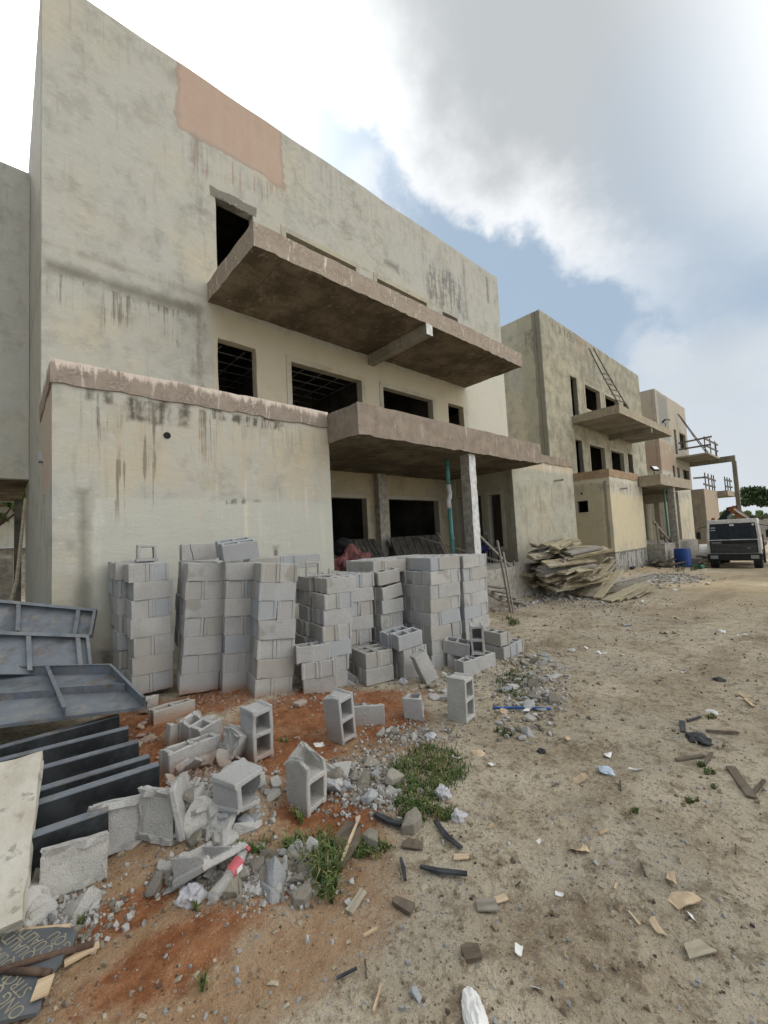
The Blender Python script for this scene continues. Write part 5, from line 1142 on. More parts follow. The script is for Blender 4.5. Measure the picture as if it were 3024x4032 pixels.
# ------------------------------------------------------------------ plank pile
def plank(p, yaw, pitch, roll, L, wd, th, label, group='planks of the big pile', m='wood'):
    b = MB(); n_ = 7
    b.voxel([L*i/n_ for i in range(n_+1)], [-wd/2, wd/2], [0, th], lambda *a: True)
    if rg.random() < .5: b.box((L*.1, -wd/2+.003, th+.001), (L*.98, -wd/2+.055, th+.045))
    b.jitter(.002, 3, rg.uniform(0, 50)); k = rg.uniform(-.004, .004)
    b.v = [Vector((q.x, q.y, q.z+k*math.sin(q.x/L*3.14))) for q in b.v]
    o = b.build('plank', M[m], loc=p, bev=.003); o.rotation_euler = (R(roll), R(pitch), R(yaw)); return tag(o, label, 'plank', group)
rg2 = random.Random(12)
layers = []
for i in range(44):
    z_ = -.02+1.40*(i/44); w_ = .75-.35*(i/44)
    x_ = 11.3+rg2.uniform(-.5, .8)+(.3 if z_ > 1.05 else 0)+(.6 if z_ < .35 else 0); y_ = 5.95+rg2.uniform(-w_, w_)
    lv = 'top' if z_ > 1. else 'middle' if z_ > .45 else 'bottom'
    plank((x_, y_, z_), rg2.choice((-6, -2, 2, 6, -16, 14))+rg2.uniform(-4, 4), rg2.uniform(-6, 2), rg2.uniform(4, 34), rg2.uniform(1.4, 2.6), rg2.uniform(.2, .32), rg2.uniform(.045, .065), f'weathered plank in the {lv} of the big plank pile', f'planks in the {lv} of the pile', rg2.choice(('wood', 'wood', 'woodyel', 'woodgrey')))
for i, (u0, v0, u1, v1, Y) in enumerate([(1240, 1288, 1330, 1192, 5.7), (1256, 1291, 1322, 1210, 5.6), (1272, 1293, 1338, 1200, 5.7), (1222, 1268, 1322, 1205, 5.5), (1290, 1296, 1345, 1225, 5.4), (1205, 1250, 1310, 1190, 5.5), (1192, 1238, 1318, 1178, 5.6), (1310, 1302, 1385, 1262, 4.5), (1328, 1300, 1398, 1260, 4.6), (1300, 1284, 1405, 1246, 4.9), (1345, 1297, 1392, 1270, 4.3), (1368, 1294, 1410, 1266, 4.4), (1322, 1264, 1412, 1238, 5.2), (1262, 1282, 1300, 1225, 5.4)]):
    A_, B_ = GH(u0, v0), ywall(u1, v1, Y); A_.z += .05; B_.z = max(B_.z, ground_h(B_.x, B_.y)+.06)
    if (B_-A_).length > 2.9: B_ = A_+(B_-A_).normalized()*2.9
    b = MB(); b.bar(A_, B_, rg2.uniform(.2, .3), .05); b.jitter(.003, 3, i)
    tag(b.build('plank', M[rg2.choice(('wood', 'woodyel', 'woodgrey'))], bev=.003), 'plank slid off the big pile, splayed out before it', 'plank', 'planks splayed in front of the pile')
b = MB(); b.tube([(11.6, 6.9, .25), (13.9, 6.4, .0)], .06, 10); tag(b.build('steel_pipe', M['rubber'], smooth=True), 'dark pipe poking out under the left end of the plank pile', 'pipe')

# ------------------------------------------------------------------ porch of the nearest house: sheets, cloth, chair, stair
def lean_sheet(pts, m, label, name='formwork_sheet'):
    b = MB(); n = ((pts[1]-pts[0]).cross(pts[3]-pts[0])).normalized(); vs = pts+[q+n*.02 for q in pts]
    b.add(vs, [(3, 2, 1, 0), (4, 5, 6, 7), (0, 1, 5, 4), (1, 2, 6, 5), (2, 3, 7, 6), (3, 0, 4, 7)])
    for k in range(1, 7):
        q0, q1 = pts[0].lerp(pts[1], k/7), pts[3].lerp(pts[2], k/7); b.bar(q0+n*.03, q1+n*.03, .02, .015)
    return tag(b.build(name, m), label, 'formwork sheet')
V = Vector
lean_sheet([V((8.85, 9.1, .82)), V((11.1, 9.1, .82)), V((10.95, 9.5, 1.82)), V((8.8, 9.5, 1.80))], M['mesh'], 'dark ribbed sheet leaning below the wide porch window')
lean_sheet([V((7.0, 8.9, .82)), V((8.35, 8.9, .82)), V((8.1, 9.4, 1.78)), V((6.95, 9.4, 1.80))], M['mesh'], 'dark ribbed sheet leaning behind the maroon tarpaulin in the porch')
b = MB(); b.bar((11.15, 9.0, .82), (11.0, 9.45, 1.9), .06, .04); tag(b.build('timber_prop', M['wood']), 'short pale prop beside the ribbed sheet under the porch window', 'timber')
bm = bmesh.new(); bmesh.ops.create_icosphere(bm, subdivisions=4, radius=1)
for q in bm.verts: q.co = V((q.co.x*.55, q.co.y*.4, max(q.co.z, -.3)*.62))*(1+.35*noise.noise(q.co*2.2)+.12*noise.noise(q.co*7))
o = bpy.data.objects.new('tarpaulin', bm_mesh(bm, 'tarpaulin', M['cloth'])); COL.objects.link(o); o.location = (6.1, 7.9, .95); tag(o, 'maroon tarpaulin heaped on the porch floor behind the block stacks', 'tarpaulin')
bm = bmesh.new(); bmesh.ops.create_icosphere(bm, subdivisions=3, radius=.22)
for q in bm.verts: q.co *= 1+.4*noise.noise(q.co*7)
o = bpy.data.objects.new('black_sack', bm_mesh(bm, 'black_sack', M['darkcloth'])); COL.objects.link(o); o.location = (5.98, 8.1, 1.62); tag(o, 'black sack resting on the maroon tarpaulin', 'sack')
ch = empty('plastic_chair', (11.9, 8.0, .8), 'dark blue plastic chair on the porch behind the whitewashed column', 'chair')
b = MB(); b.box((11.68, 7.8, 1.2), (12.1, 8.22, 1.235)); b.build('seat', M['navy'], ch)
b = MB(); b.voxel(cuts(11.68, 12.1, .1), [8.19, 8.215], cuts(1.24, 1.6, .12), lambda x, y, z: not (abs(((x-11.68) % .1)-.05) < .012 and 1.3 < z < 1.5)); b.build('backrest', M['navy'], ch)
for x_ in (11.7, 12.08):
    for y_ in (7.82, 8.19): b = MB(); b.bar((x_, y_, .805), (x_, y_, 1.2), .035, .035); b.build('leg', M['navy'], ch)
bo = MB(); bo.tube([(12.45, 8.05, 1.315), (12.45, 8.05, 1.47), (12.45, 8.05, 1.5), (12.45, 8.05, 1.55)], [.035, .035, .014, .014], 10); tag(bo.build('bottle', M['pet'], smooth=True), 'small bottle standing on the sill of the narrow porch window', 'bottle')
st = empty('timber_stair', (9.9, 6.1, 0), 'makeshift timber stair with two handrails at the right end of the nearest porch', 'stair')
b = MB(); b.bar((9.15, 6.45, 1.72), (11.02, 6.55, .58), .05, .05); b.build('handrail', M['woodgrey'], st)
b = MB(); b.bar((8.95, 5.8, 1.58), (9.3, 5.78, -.2), .045, .04); b.build('post', M['woodgrey'], st)
b = MB(); b.bar((10.92, 6.58, .95), (10.98, 6.58, -.2), .05, .05); b.build('post', M['woodgrey'], st)
b = MB(); b.bar((9.1, 5.75, 1.3), (9.36, 5.74, -.2), .03, .04); b.build('post', M['woodgrey'], st)
for k in range(4): b = MB(); b.bar((9.15+.33*k, 5.85, .40-.17*k), (9.35+.33*k, 6.5, .42-.17*k), .16, .03); b.jitter(.006, 3); b.build('tread', M['woodgrey'], st)
b = MB(); b.bar((9.0, 6.5, .45), (10.5, 6.5, -.25), .05, .12); b.build('stringer', M['woodgrey'], st)
b = MB(); b.bar((9.9, 9.3, 1.78), (11.0, 7.0, .9), .05, .05); tag(b.build('timber_batten', M['woodgrey']), 'pale batten slanting inside the porch behind the green pipe', 'batten')
# second house: stair, drum, hose, pipes
st = empty('timber_stair', (26.8, 6.3, -.5), 'makeshift timber stair with a slanting rail at the second house', 'stair')
b = MB(); b.bar((25.45, 6.95, 1.98), (28.1, 6.7, .5), .08, .14); b.build('handrail', M['woodgrey'], st)
for x_, zt in ((25.6, 1.9), (26.9, 1.2), (27.9, .55)): b = MB(); b.bar((x_, 6.85, zt), (x_+.05, 6.8, -.7), .09, .09); b.build('post', M['woodgrey'], st)
for k in range(5): b = MB(); b.bar((25.5+.32*k, 6.5, .75-.2*k), (25.6+.32*k, 6.95, .77-.2*k), .25, .04); b.build('tread', M['woodgrey'], st)
b = MB(); b.bar((25.4, 6.92, .7), (27.4, 6.92, -.4), .08, .22); b.build('stringer', M['wooddark'], st)
p = GH(1477, 1229); gx_, gy_ = p.x, p.y; gz = ground_h(gx_, gy_)-.02
dr = empty('plastic_drum', (gx_, gy_, gz), 'blue plastic drum standing before the second house', 'drum')
b = MB(); pr = [(0, .26), (.03, .285), (.3, .29), (.31, .295), (.33, .295), (.34, .29), (.6, .29), (.61, .295), (.63, .295), (.64, .29), (.86, .285), (.90, .27)]
pr = [(z_*1.06, r_*1.25) for z_, r_ in pr]; b.tube([(gx_, gy_, gz+z_) for z_, r_ in pr], [r_ for z_, r_ in pr], 24); b.build('barrel', M['blue'], dr, smooth=False)
b = MB(); b.tube([(gx_, gy_, gz+.956), (gx_, gy_, gz+.986)], .352, 24); b.build('rim', M['blue'], dr)
hp = [GH(u, v) for u, v in ((1372, 1225), (1395, 1213), (1420, 1209), (1455, 1216), (1490, 1226), (1512, 1230), (1520, 1225), (1512, 1219), (1500, 1220))]
def smooth_path(P_, n=6):
    o_ = []
    for i in range(len(P_)-1):
        p0, p1, p2, p3 = P_[max(i-1, 0)], P_[i], P_[i+1], P_[min(i+2, len(P_)-1)]
        for k in range(n):
            q = k/n; o_.append(.5*((2*p1)+(p2-p0)*q+(2*p0-5*p1+4*p2-p3)*q*q+(3*p1-p0-3*p2+p3)*q**3))
    return o_+[P_[-1]]
b = MB(); b.tube([q+V((0, 0, .09+.12*math.exp(-((i-16)/9)**2))) for i, q in enumerate(smooth_path(hp))], .085, 8); tag(b.build('hose', M['hoseg'], smooth=True), 'thick green hose looping on the ground toward the blue drum', 'hose')
b = MB(); b.tube([GH(u, v)+V((0, 0, .08)) for u, v in ((1365, 1236), (1395, 1227), (1440, 1222), (1455, 1220))], .075, 8); tag(b.build('hose', M['rubber'], smooth=True), 'grey hose lying in front of the green hose', 'hose')
for u0, v0, u1, v1, lb in ((1358, 1208, 1400, 1210, 'dark drain pipe lying by the plinth of the second house, left one'), (1408, 1208, 1450, 1211, 'dark drain pipe lying by the plinth of the second house, right one')):
    A_, B_ = GH(u0, v0), GH(u1, v1); b = MB(); b.tube([A_+V((0, 0, .3)), B_+V((0, 0, .2))], .07, 8); tag(b.build('drain_pipe', M['rubber'], smooth=True), lb, 'pipe')
p = GH(1506, 1222); b = MB(); b.box((p.x, p.y-.2, p.z), (p.x+.25, p.y+.25, p.z+.45)); b.jitter(.02, 4); tag(b.build('stone_block', M['chunk'], bev=.02), 'grey square block right behind the blue drum', 'block')
for i in range(16):
    x_ = rg2.uniform(24.0, 26.6); y_ = rg2.uniform(6.2, 6.9); A_ = V((x_, y_, ground_h(x_, y_)+.08+.25*rg2.random())); a = rg2.uniform(-.6, .5)
    b = MB(); b.bar(A_, A_+V((math.cos(a)*1.3, math.sin(a)*1.0, rg2.uniform(-.2, .15))), .16, .05); tag(b.build('timber_scrap', M['wooddark']), 'dark timber scrap in the clutter under the second house stair', 'timber', 'timber clutter at the second house')
for i in range(22):
    x_ = rg2.uniform(29.4, 33.); y_ = rg2.uniform(5.6, 6.9); A_ = V((x_, y_, ground_h(x_, y_)+.1+.4*rg2.random())); a = rg2.uniform(-.6, .9)
    b = MB(); b.bar(A_, A_+V((math.cos(a)*1.5, math.sin(a)*1.0, rg2.uniform(-.2, .15))), .18, .05); tag(b.build('timber_scrap', M['wooddark'] if i % 3 else M['wood']), 'timber scrap heaped between the blue drum and the truck', 'timber', 'timber heap by the truck')
b = MB(); b.tube([(35.2, 7.0, -.4), (35.3, 6.2, -.4)], .75, 20); tag(b.build('water_tank', M['white'], smooth=False), 'white cylindrical tank lying behind the left side of the truck', 'tank')

# ladders, lamps, rails
def ladder(A0, A1, B0, B1, n, k0, label):
    r_ = empty('pole_ladder', A0, label, 'ladder'); 
    for P0, P1 in ((A0, A1), (B0, B1)):
        b = MB(); mid_ = (P0+P1)/2+V((.06, 0, -.12)); b.tube([P0, P0.lerp(P1, .25)+V((.02, 0, -.06)), mid_, P0.lerp(P1, .75)+V((.02, 0, -.06)), P1], .035, 6); b.build('side_pole', M['bamboo'], r_)
    for i in range(n):
        q = k0+(1-k0)*0+(i/(n-1))*(.55); a, c_ = A0.lerp(A1, q), B0.lerp(B1, q); d_ = (c_-a)*.15; b = MB(); b.tube([a-d_+V((0, 0, -.06)), c_+d_+V((0, 0, -.06))], .03, 6); b.build('rung', M['bamboo'], r_)
def yw(u, v, Y, o=(2000, 1150), s=.3617):
    d = ray(o[0]+u*s, o[1]+v*s); return V((0, 0, EYE))+d*(Y/d.y)
ladder(yw(1215, 1235, 8.2), yw(880, 610, 9.55), yw(1310, 1265, 8.2), yw(930, 612, 9.55), 7, .02, 'bent pole ladder standing on the balcony of the second house')
ladder(V((46.6, 7.9, 7.62)), V((44.5, 9.5, 11.6)), V((47.1, 7.8, 7.62)), V((45.0, 9.5, 11.6)), 14, .02, 'pole ladder standing on the balcony of the farthest house')
def lamp(p, lit, label):
    r_ = empty('floodlight', p, label, 'floodlight'); b = MB(); b.bar(p, p+V((0, 0, .35)), .04, .04); b.build('bracket', M['black'], r_)
    b = MB(); b.box((-.2, -.05, -.15), (.2, .05, .15), 0, Matrix.Translation(p+V((0, -.05, .5))) @ Euler((R(-40 if lit else 60), 0, R(-25))).to_matrix().to_4x4()); b.build('lamp_head', M['black'], r_)
    b = MB(); b.box((-.17, -.062, -.12), (.17, -.052, .12), 0, Matrix.Translation(p+V((0, -.05, .5))) @ Euler((R(-40 if lit else 60), 0, R(-25))).to_matrix().to_4x4()); b.build('lens', M['lampglass'], r_)
lamp(V((31.6, 7.45, 7.93)), False, 'dark floodlight on the balcony edge of the second house'); lamp(V((26.6, 7.0, 4.39)), True, 'pale fronted floodlight on the porch canopy of the second house')
def rails(name, label, posts, bars):
    r_ = empty(name, posts[0][0], label, 'guard rail')
    for a, c_ in posts: b = MB(); b.bar(a, c_, .07, .07); b.build('post', M['bamboo'], r_)
    for a, c_ in bars: b = MB(); b.bar(a, c_, .06, .14); b.build('rail', M['bamboo'], r_)
rails('timber_guard_rail', 'timber guard rail round the balcony of the farthest house', [(V((43.5, 7.6, 7.61)), V((43.5, 7.6, 9.0))), (V((45.6, 7.6, 7.61)), V((45.6, 7.6, 9.1))), (V((47.0, 7.5, 7.61)), V((47.0, 7.5, 9.0))), (V((48.0, 7.6, 7.61)), V((48.0, 7.6, 9.0)))],
      [(V((43.3, 9.4, 8.75)), V((43.6, 7.1, 8.9))), (V((43.3, 9.4, 8.2)), V((43.6, 7.2, 8.25))), (V((43.3, 7.55, 8.8)), V((48.3, 7.5, 8.8))), (V((43.3, 7.55, 8.2)), V((48.1, 7.5, 8.2)))])
rails('timber_guard_rail', 'timber guard rail along the lower terrace of the farthest house', [(V((x_, 7.4, 4.3)), V((x_, 7.4, 5.75))) for x_ in (41.2, 42.4, 43.6, 44.4)]+[(V((x_, 6.8, 4.41)), V((x_, 6.8, 5.6))) for x_ in (45.2, 46.3, 47.4)],
      [(V((40., 7.9, 5.3)), V((41.6, 7.3, 5.4))), (V((41., 7.4, 5.4)), V((44.8, 7.35, 5.3))), (V((40.5, 7.4, 4.8)), V((44.7, 7.4, 4.75))), (V((44.8, 6.75, 5.3)), V((48., 6.75, 5.35))), (V((44.8, 6.75, 4.75)), V((48., 6.75, 4.8)))])

# ------------------------------------------------------------------ truck
TX, TY, TZ = 28.4, 4.2, base_z(29.5)-.02
tr = empty('crane_truck', (TX, TY, TZ), 'white cabbed flatbed truck with black grille and an orange folded crane', 'truck'); tr.rotation_euler = (0, 0, R(4))
def tb(name, lo, hi, m, par=None, bev=.0, fn=None):
    b = MB(); b.box(lo, hi)
    if fn: b.v = [fn(q) for q in b.v]
    me_o = b.build(name, M[m], None, bev=bev); me_o.parent = par or tr; return me_o
def cabf(q): return V((q.x+(.16*(q.z-1.6)/1. if q.x < .5 and q.z > 1.6 else 0), q.y*(1-.06*max(0, q.z-1.6)), q.z))
b = MB(); b.voxel([0, .06, .5, 1.35, 1.45], [-1.1, -.98, -.9, .9, .98, 1.1], [.78, 1.36, 1.50, 1.56, 2.40, 2.50, 2.62], lambda x, y, z: not ((x < .06 and abs(y) < .98 and 1.56 < z < 2.40) or (.06 < x < 1.35 and abs(y) < .98 and 1.36 < z < 2.50) or (abs(y) > .98 and .5 < x < 1.35 and 1.56 < z < 2.40)))
b.v = [cabf(q) for q in b.v]; cab = b.build('cab', M['white'], None, bev=.02); cab.parent = tr
b = MB(); b.box((.035, -.979, 1.562), (.05, .979, 2.398)); b.v = [cabf(q) for q in b.v]; o = b.build('windscreen', M['glass'], None); o.parent = tr
for s in (-1, 1): o = tb('side_window', (.5, s*1.06-.005, 1.68), (1.35, s*1.06+.005, 2.44), 'glass', fn=cabf)
tb('grille_panel', (-.03, -.97, .86), (-.002, .97, 1.52), 'black')
for k in range(7): tb('grille_bar', (-.05, -.93, .9+k*.065), (-.031, .93, .925+k*.065), 'grillegrey')
tb('bumper', (-.14, -1.12, .46), (.05, 1.12, .82), 'black', bev=.03)
for s in (-1, 1):
    tb('headlight', (-.155, s*.82-.16, .56), (-.141, s*.82+.16, .74), 'galv'); tb('indicator', (-.055, s*1.04-.06, 1.0), (.0, s*1.04+.06, 1.2), 'white')
    mr = tb('mirror', (-.12, s*1.42-.1, 1.62), (-.02, s*1.42+.1, 2.02), 'black', bev=.03); b = MB(); b.tube([(.1, s*1.08, 2.3), (-.07, s*1.42, 2.2), (-.07, s*1.42, 2.0)], .02, 6); o = b.build('mirror_arm', M['black'], None); o.parent = mr
    tb('door_handle', (1.2, s*1.105-.01, 1.5), (1.32, s*1.105+.01, 1.54), 'black')
    wh = MB(); wh.tube([(.75, s*.72, .47), (.75, s*1.06, .47)], .47, 24); o = wh.build('wheel', M['rubber'], None); o.parent = tr
    h_ = MB(); h_.tube([(.75, s*1.062, .47), (.75, s*1.085, .47)], .2, 16); q_ = h_.build('hub', M['galv'], None); q_.parent = o
    wh = MB(); wh.tube([(4.6, s*.6, .47), (4.6, s*1.06, .47)], .47, 24); o = wh.build('wheel', M['rubber'], None); o.parent = tr
    tb('wheel_arch', (.2, s*1.08-.04, .78), (1.3, s*1.08+.04, 1.0), 'black')
for y_, z_, l_ in ((.82, 2.2, .2), (.82, 2.07, .2)): tb('sticker', (.02, y_-.1, z_-.02), (.031, y_+.1, z_+.02), 'paper', fn=cabf)
tb('sticker', (.02, -.1, 2.27), (.031, .1, 2.36), 'paper', fn=cabf)
b = MB(); b.tube([(.115, -.85, 2.3), (.135, -.85, 2.3)], .055, 16); o = b.build('sticker', M['paper'], None); o.parent = tr
for s in (-.5, .5): b = MB(); b.tube([(-.01, s-.35, 1.55), (.03, s+.1, 1.85)], .012, 5); o = b.build('wiper', M['black'], None); o.parent = tr
for s in (-.45, .45): tb('seat', (.75, s-.25, 1.37), (1.15, s+.25, 2.2), 'rubber')
tb('dashboard', (.12, -.97, 1.365), (.45, .97, 1.6), 'rubber')
for i in range(7): tb('dash_papers', (.07, -.75+i*.24, 1.605), (.2, -.62+i*.24, 1.65), 'paper' if i % 2 else 'papert')
for txt, y_, z_, sz in (('VOLVO', .9, 1.36, .13), ('FL6', -.55, 1.08, .1)):
    c_ = bpy.data.curves.new('badge', 'FONT'); c_.body = txt; c_.size = sz; c_.extrude = .006; c_.fill_mode = 'BOTH'; tmpo = bpy.data.objects.new('t', c_); me = bpy.data.meshes.new_from_object(tmpo); bpy.data.objects.remove(tmpo); me.materials.append(M['white'])
    o = bpy.data.objects.new('badge', me); COL.objects.link(o); o.parent = tr; o.location = (-.062, y_, z_); o.rotation_euler = (R(90), 0, R(-90))
b = MB(); b.tube([(.35, .75, 2.621), (.35, .75, 2.72), (.35, .75, 2.76)], [.09, .085, .03], 14); o = b.build('beacon', M['orange'], None, smooth=True); o.parent = tr
tb('roof_lamp', (.2, -.95, 2.621), (.3, -.75, 2.68), 'black'); tb('chassis', (.3, -.45, .5), (7., .45, .8), 'black'); tb('flatbed', (2.6, -1.12, 1.02), (7.2, 1.12, 1.14), 'rust'); tb('headboard', (2.6, -1.12, 1.145), (2.68, 1.12, 1.7), 'rust')
cr = tb('crane_post', (1.85, -.25, .81), (2.3, .25, 2.2), 'black')
for a, c_, m_, w_ in (((2.05, .9, 2.2), (2.05, .1, 3.25), 'black', .26), ((2.02, .1, 3.28), (2.02, -.75, 2.35), 'orange', .34), ((1.9, .35, 2.5), (1.9, .0, 3.0), 'galv', .08), ((1.86, -.05, 3.2), (1.86, -.65, 2.6), 'white', .1), ((2.2, .3, 3.2), (2.2, -.2, 3.3), 'black', .2), ((2.1, .75, 2.3), (2.1, .3, 2.75), 'black', .3)):
    b = MB(); b.bar(a, c_, w_, w_, (1, 0, 0)); o = b.build('crane_arm', M[m_], None); o.parent = tr
b = MB(); b.tube([(2., -.5, 2.75), (2., -.9, 2.7), (2., -1.2, 2.5)], .03, 6); o = b.build('crane_hose', M['rubber'], None); o.parent = tr
# a plant trailer cropped at the right edge
t2 = empty('plant_trailer', (31, 2.2, base_z(31)), 'dark machinery trailer partly hidden behind the right side of the truck', 'trailer')
for n_, lo, hi, m_ in (('deck', (30.2, 1.2, -.1), (33, 2.6, .1), 'rust'), ('engine_box', (30.6, 1.5, .11), (32, 2.5, 1.0), 'black')): b = MB(); b.box(lo, hi); b.build(n_, M[m_], t2, bev=.03)
for y_ in (1.4, 2.45): b = MB(); b.tube([(31.2, y_-.1, base_z(31)+.38), (31.2, y_+.1, base_z(31)+.38)], .38, 18); b.build('wheel', M['rubber'], t2)
b = MB(); b.tube([(30.4, 2.3, 1.), (30.3, 2.3, 1.6), (30.3, 1.6, 1.6), (30.4, 1.6, 1.)], .04, 6); b.build('handle_frame', M['galv'], t2)

# ------------------------------------------------------------------ trees, boundary wall, greenery
def crown(bm_n, ctr, rad, n, leaf, seed, squash=.8):
    r_ = random.Random(seed); vs, fs = [], []
    lumps = [(V((r_.uniform(-1, 1), r_.uniform(-1, 1), r_.uniform(-.5, .6))).normalized()*r_.uniform(.5, 1.05), r_.uniform(.16, .36)) for _ in range(15)]
    for i in range(n):
        c0, q = r_.choice(lumps); d = V((r_.gauss(0, 1), r_.gauss(0, 1), r_.gauss(0, 1))).normalized()*q*r_.random()**.4; p = V(((c0+d).x*rad, (c0+d).y*rad, (c0+d).z*rad*squash))+ctr
        a = Euler((r_.uniform(0, 6.3), r_.uniform(0, 6.3), r_.uniform(0, 6.3))).to_matrix(); s = leaf*r_.uniform(.6, 1.3); k = len(vs)
        vs += [p+a @ V((-s, 0, 0)), p+a @ V((0, -s*.45, 0)), p+a @ V((s, 0, .1*s)), p+a @ V((0, s*.45, 0))]; fs.append((k, k+1, k+2, k+3))
    b = MB(); b.add(vs, fs); return b
def tree(x_, y_, h, rad, label, leaf=.3, n=2600, m='leaf', seed=1, lean=(0, 0), group=None, z0=None, squash=.75):
    z_ = ground_h(x_, y_) if z0 is None else z0; r_ = empty('tree', (x_, y_, z_), label, 'tree', group)
    top = V((x_+lean[0], y_+lean[1], z_+h-rad*.7)); b = MB(); b.tube([(x_, y_, z_-.1), (x_+lean[0]*.3, y_+lean[1]*.3, z_+(h-rad)*.5), top], [.03*h, .022*h, .012*h], 8)
    rr = random.Random(seed)
    for i in range(6): d = V((rr.uniform(-1, 1), rr.uniform(-1, 1), rr.uniform(0, .8)))*rad*.7; b.tube([top-V((0, 0, rad*.3)), top+d], [.01*h, .004*h], 5)
    b.build('trunk', M['bark'], r_); crown(0, top+V((0, 0, rad*.1)), rad, n, leaf, seed, squash).build('crown', M[m], r_)
tree(88, 8.0, 8.2, 3.6, 'broad dark tree rising beyond the boundary wall at the far right', .32, 3600, 'leaf', 3)
tree(92, 3.0, 9., 4.2, 'second dark tree at the far right edge', .34, 3000, 'leaf', 4)
for i, (x_, y_, h, r_) in enumerate(((80, 11.3, 4.6, 1.7), (82, 9.8, 4.2, 1.6), (84, 7.4, 4.2, 1.7), (83, 5.6, 4.4, 1.7), (86, 12.6, 4.8, 1.8))):
    tree(x_, y_, h, r_, 'pale green bush showing above the boundary wall', .2, 1500, 'leafb', 20+i, group='bushes above the boundary wall')
b = MB(); b.voxel([76, 76.25], cuts(-14, 13, 1.5), cuts(-1.1, 1.95, .6), lambda *a: True); b.jitter(.02, 1); 
tag(b.build('boundary_wall', M['rawcol']), 'grey concrete boundary wall across the far end of the site', 'wall')
b = MB(); b.bar((74, 13, 2.35), (74, -6, 2.25), .25, .18); tag(b.build('site_beam', M['wooddark']), 'dark beam running along the top of the boundary wall', 'beam')
# through the passage on the left
b = MB(); b.voxel(cuts(-9, .3, .45), [20.6, 20.85], cuts(-.2, 1.75, .225), lambda *a: True); b.jitter(.01, 2); tag(b.build('block_wall', M['rawcol']), 'low bare block wall seen under the rear wing at the far left', 'wall')
nb = empty('neighbour_house', (-6, 31, 0), 'pale house far behind, glimpsed through the passage at the left', 'house')
b = MB(); b.box((-12, 31, 2.35), (4, 31.3, 4.6)); b.build('upper_wall', M['link'], nb); b = MB(); b.box((-12, 31.35, -.2), (4, 31.6, 2.34)); b.build('lower_wall', M['rawcol'], nb); b = MB(); b.box((-12, 30.2, 4.605), (4, 36, 4.8)); b.build('roof', M['rust'], nb)
tree(-1.2, 24.5, 5.6, 2.6, 'leafy tree behind the low block wall at the far left', .17, 5200, 'leafb', 8, (.9, 0), z0=0., squash=.5)
b = MB(); b.tube([(-.05, 11.2, .0), (.22, 11.4, 1.3), (.36, 11.6, 3.0)], .035, 6); tag(b.build('timber_pole', M['wood']), 'thin split pole leaning in the passage at the far left', 'pole')
# grass
def grass(patches, name, m, keep=1., seed=77):
    r_ = random.Random(seed); b = MB(); vs, fs = [], []
    for (u, v, ru, rv, n, h) in patches:
        cl = [(r_.uniform(0, 6.28), math.sqrt(r_.random())) for _ in range(max(4, n//35))]
        for i in range(n):
            if r_.random() > keep: continue
            a, q = r_.choice(cl); p = GH(u+math.cos(a)*q*ru+r_.gauss(0, ru*.14), v+math.sin(a)*q*rv+r_.gauss(0, rv*.14)); an = r_.uniform(0, 6.28); hh = h*.72*r_.uniform(.35, 1.25); be = hh*r_.uniform(.3, 1.1); wd = r_.uniform(.002, .0042)*(1+p.length*.12)
            d = V((math.cos(an), math.sin(an), 0)); s_ = V((-d.y, d.x, 0))*wd; k = len(vs)
            vs += [p-s_, p+s_, p+d*be*.4+V((0, 0, hh*.7))-s_*.8, p+d*be*.4+V((0, 0, hh*.7))+s_*.8, p+d*be+V((0, 0, hh*(.95-.25*be/hh)))]
            fs += [(k, k+1, k+3, k+2), (k+2, k+3, k+4)]
    b.add(vs, fs); return tag(b.build(name, m), kind='stuff')
GP = ([(925, 1660, 75, 45, 2600, .055), (880, 1700, 30, 20, 500, .05), (905, 1745, 50, 30, 1400, .055), (955, 1760, 30, 15, 400, .05), (800, 1835, 45, 22, 700, .05), (690, 1850, 55, 30, 420, .14), (640, 1835, 55, 20, 240, .10), (700, 1890, 30, 28, 200, .15), (560, 1830, 40, 18, 160, .07), (712, 1935, 15, 20, 120, .12), (645, 1770, 12, 14, 60, .10), (515, 1835, 20, 12, 90, .05), (1095, 1345, 22, 9, 260, .12), (1120, 1470, 45, 14, 400, .07), (1110, 1500, 35, 10, 260, .06), (1090, 1585, 25, 8, 120, .06), (1510, 1655, 12, 4, 60, .05), (1530, 1670, 14, 5, 80, .05), (1495, 1732, 14, 5, 70, .04), (1545, 1742-40, 10, 4, 50, .04), (1365, 1755, 12, 5, 50, .04), (1535, 1550, 14, 4, 60, .06), (435, 2130, 8, 12, 40, .07), (420, 1965, 10, 6, 30, .05), (170, 1990, 12, 10, 60, .05), (150, 1640, 25, 5, 60, .08), (610, 1560+45, 12, 6, 30, .05), (800, 1690, 10, 10, 60, .06), (1480, 1230, 30, 5, 200, .25), (1440, 1222, 25, 5, 160, .25), (1520, 1205, 20, 10, 200, .4), (1130, 1440, 40, 20, 150, .06)])
M['dry'] = leafmat('dry_grass_blades', (.30, .27, .13), (.15, .125, .06))
grass(GP, 'grass', M['grass'], .62); grass(GP, 'dry_grass', M['dry'], .22, 78)
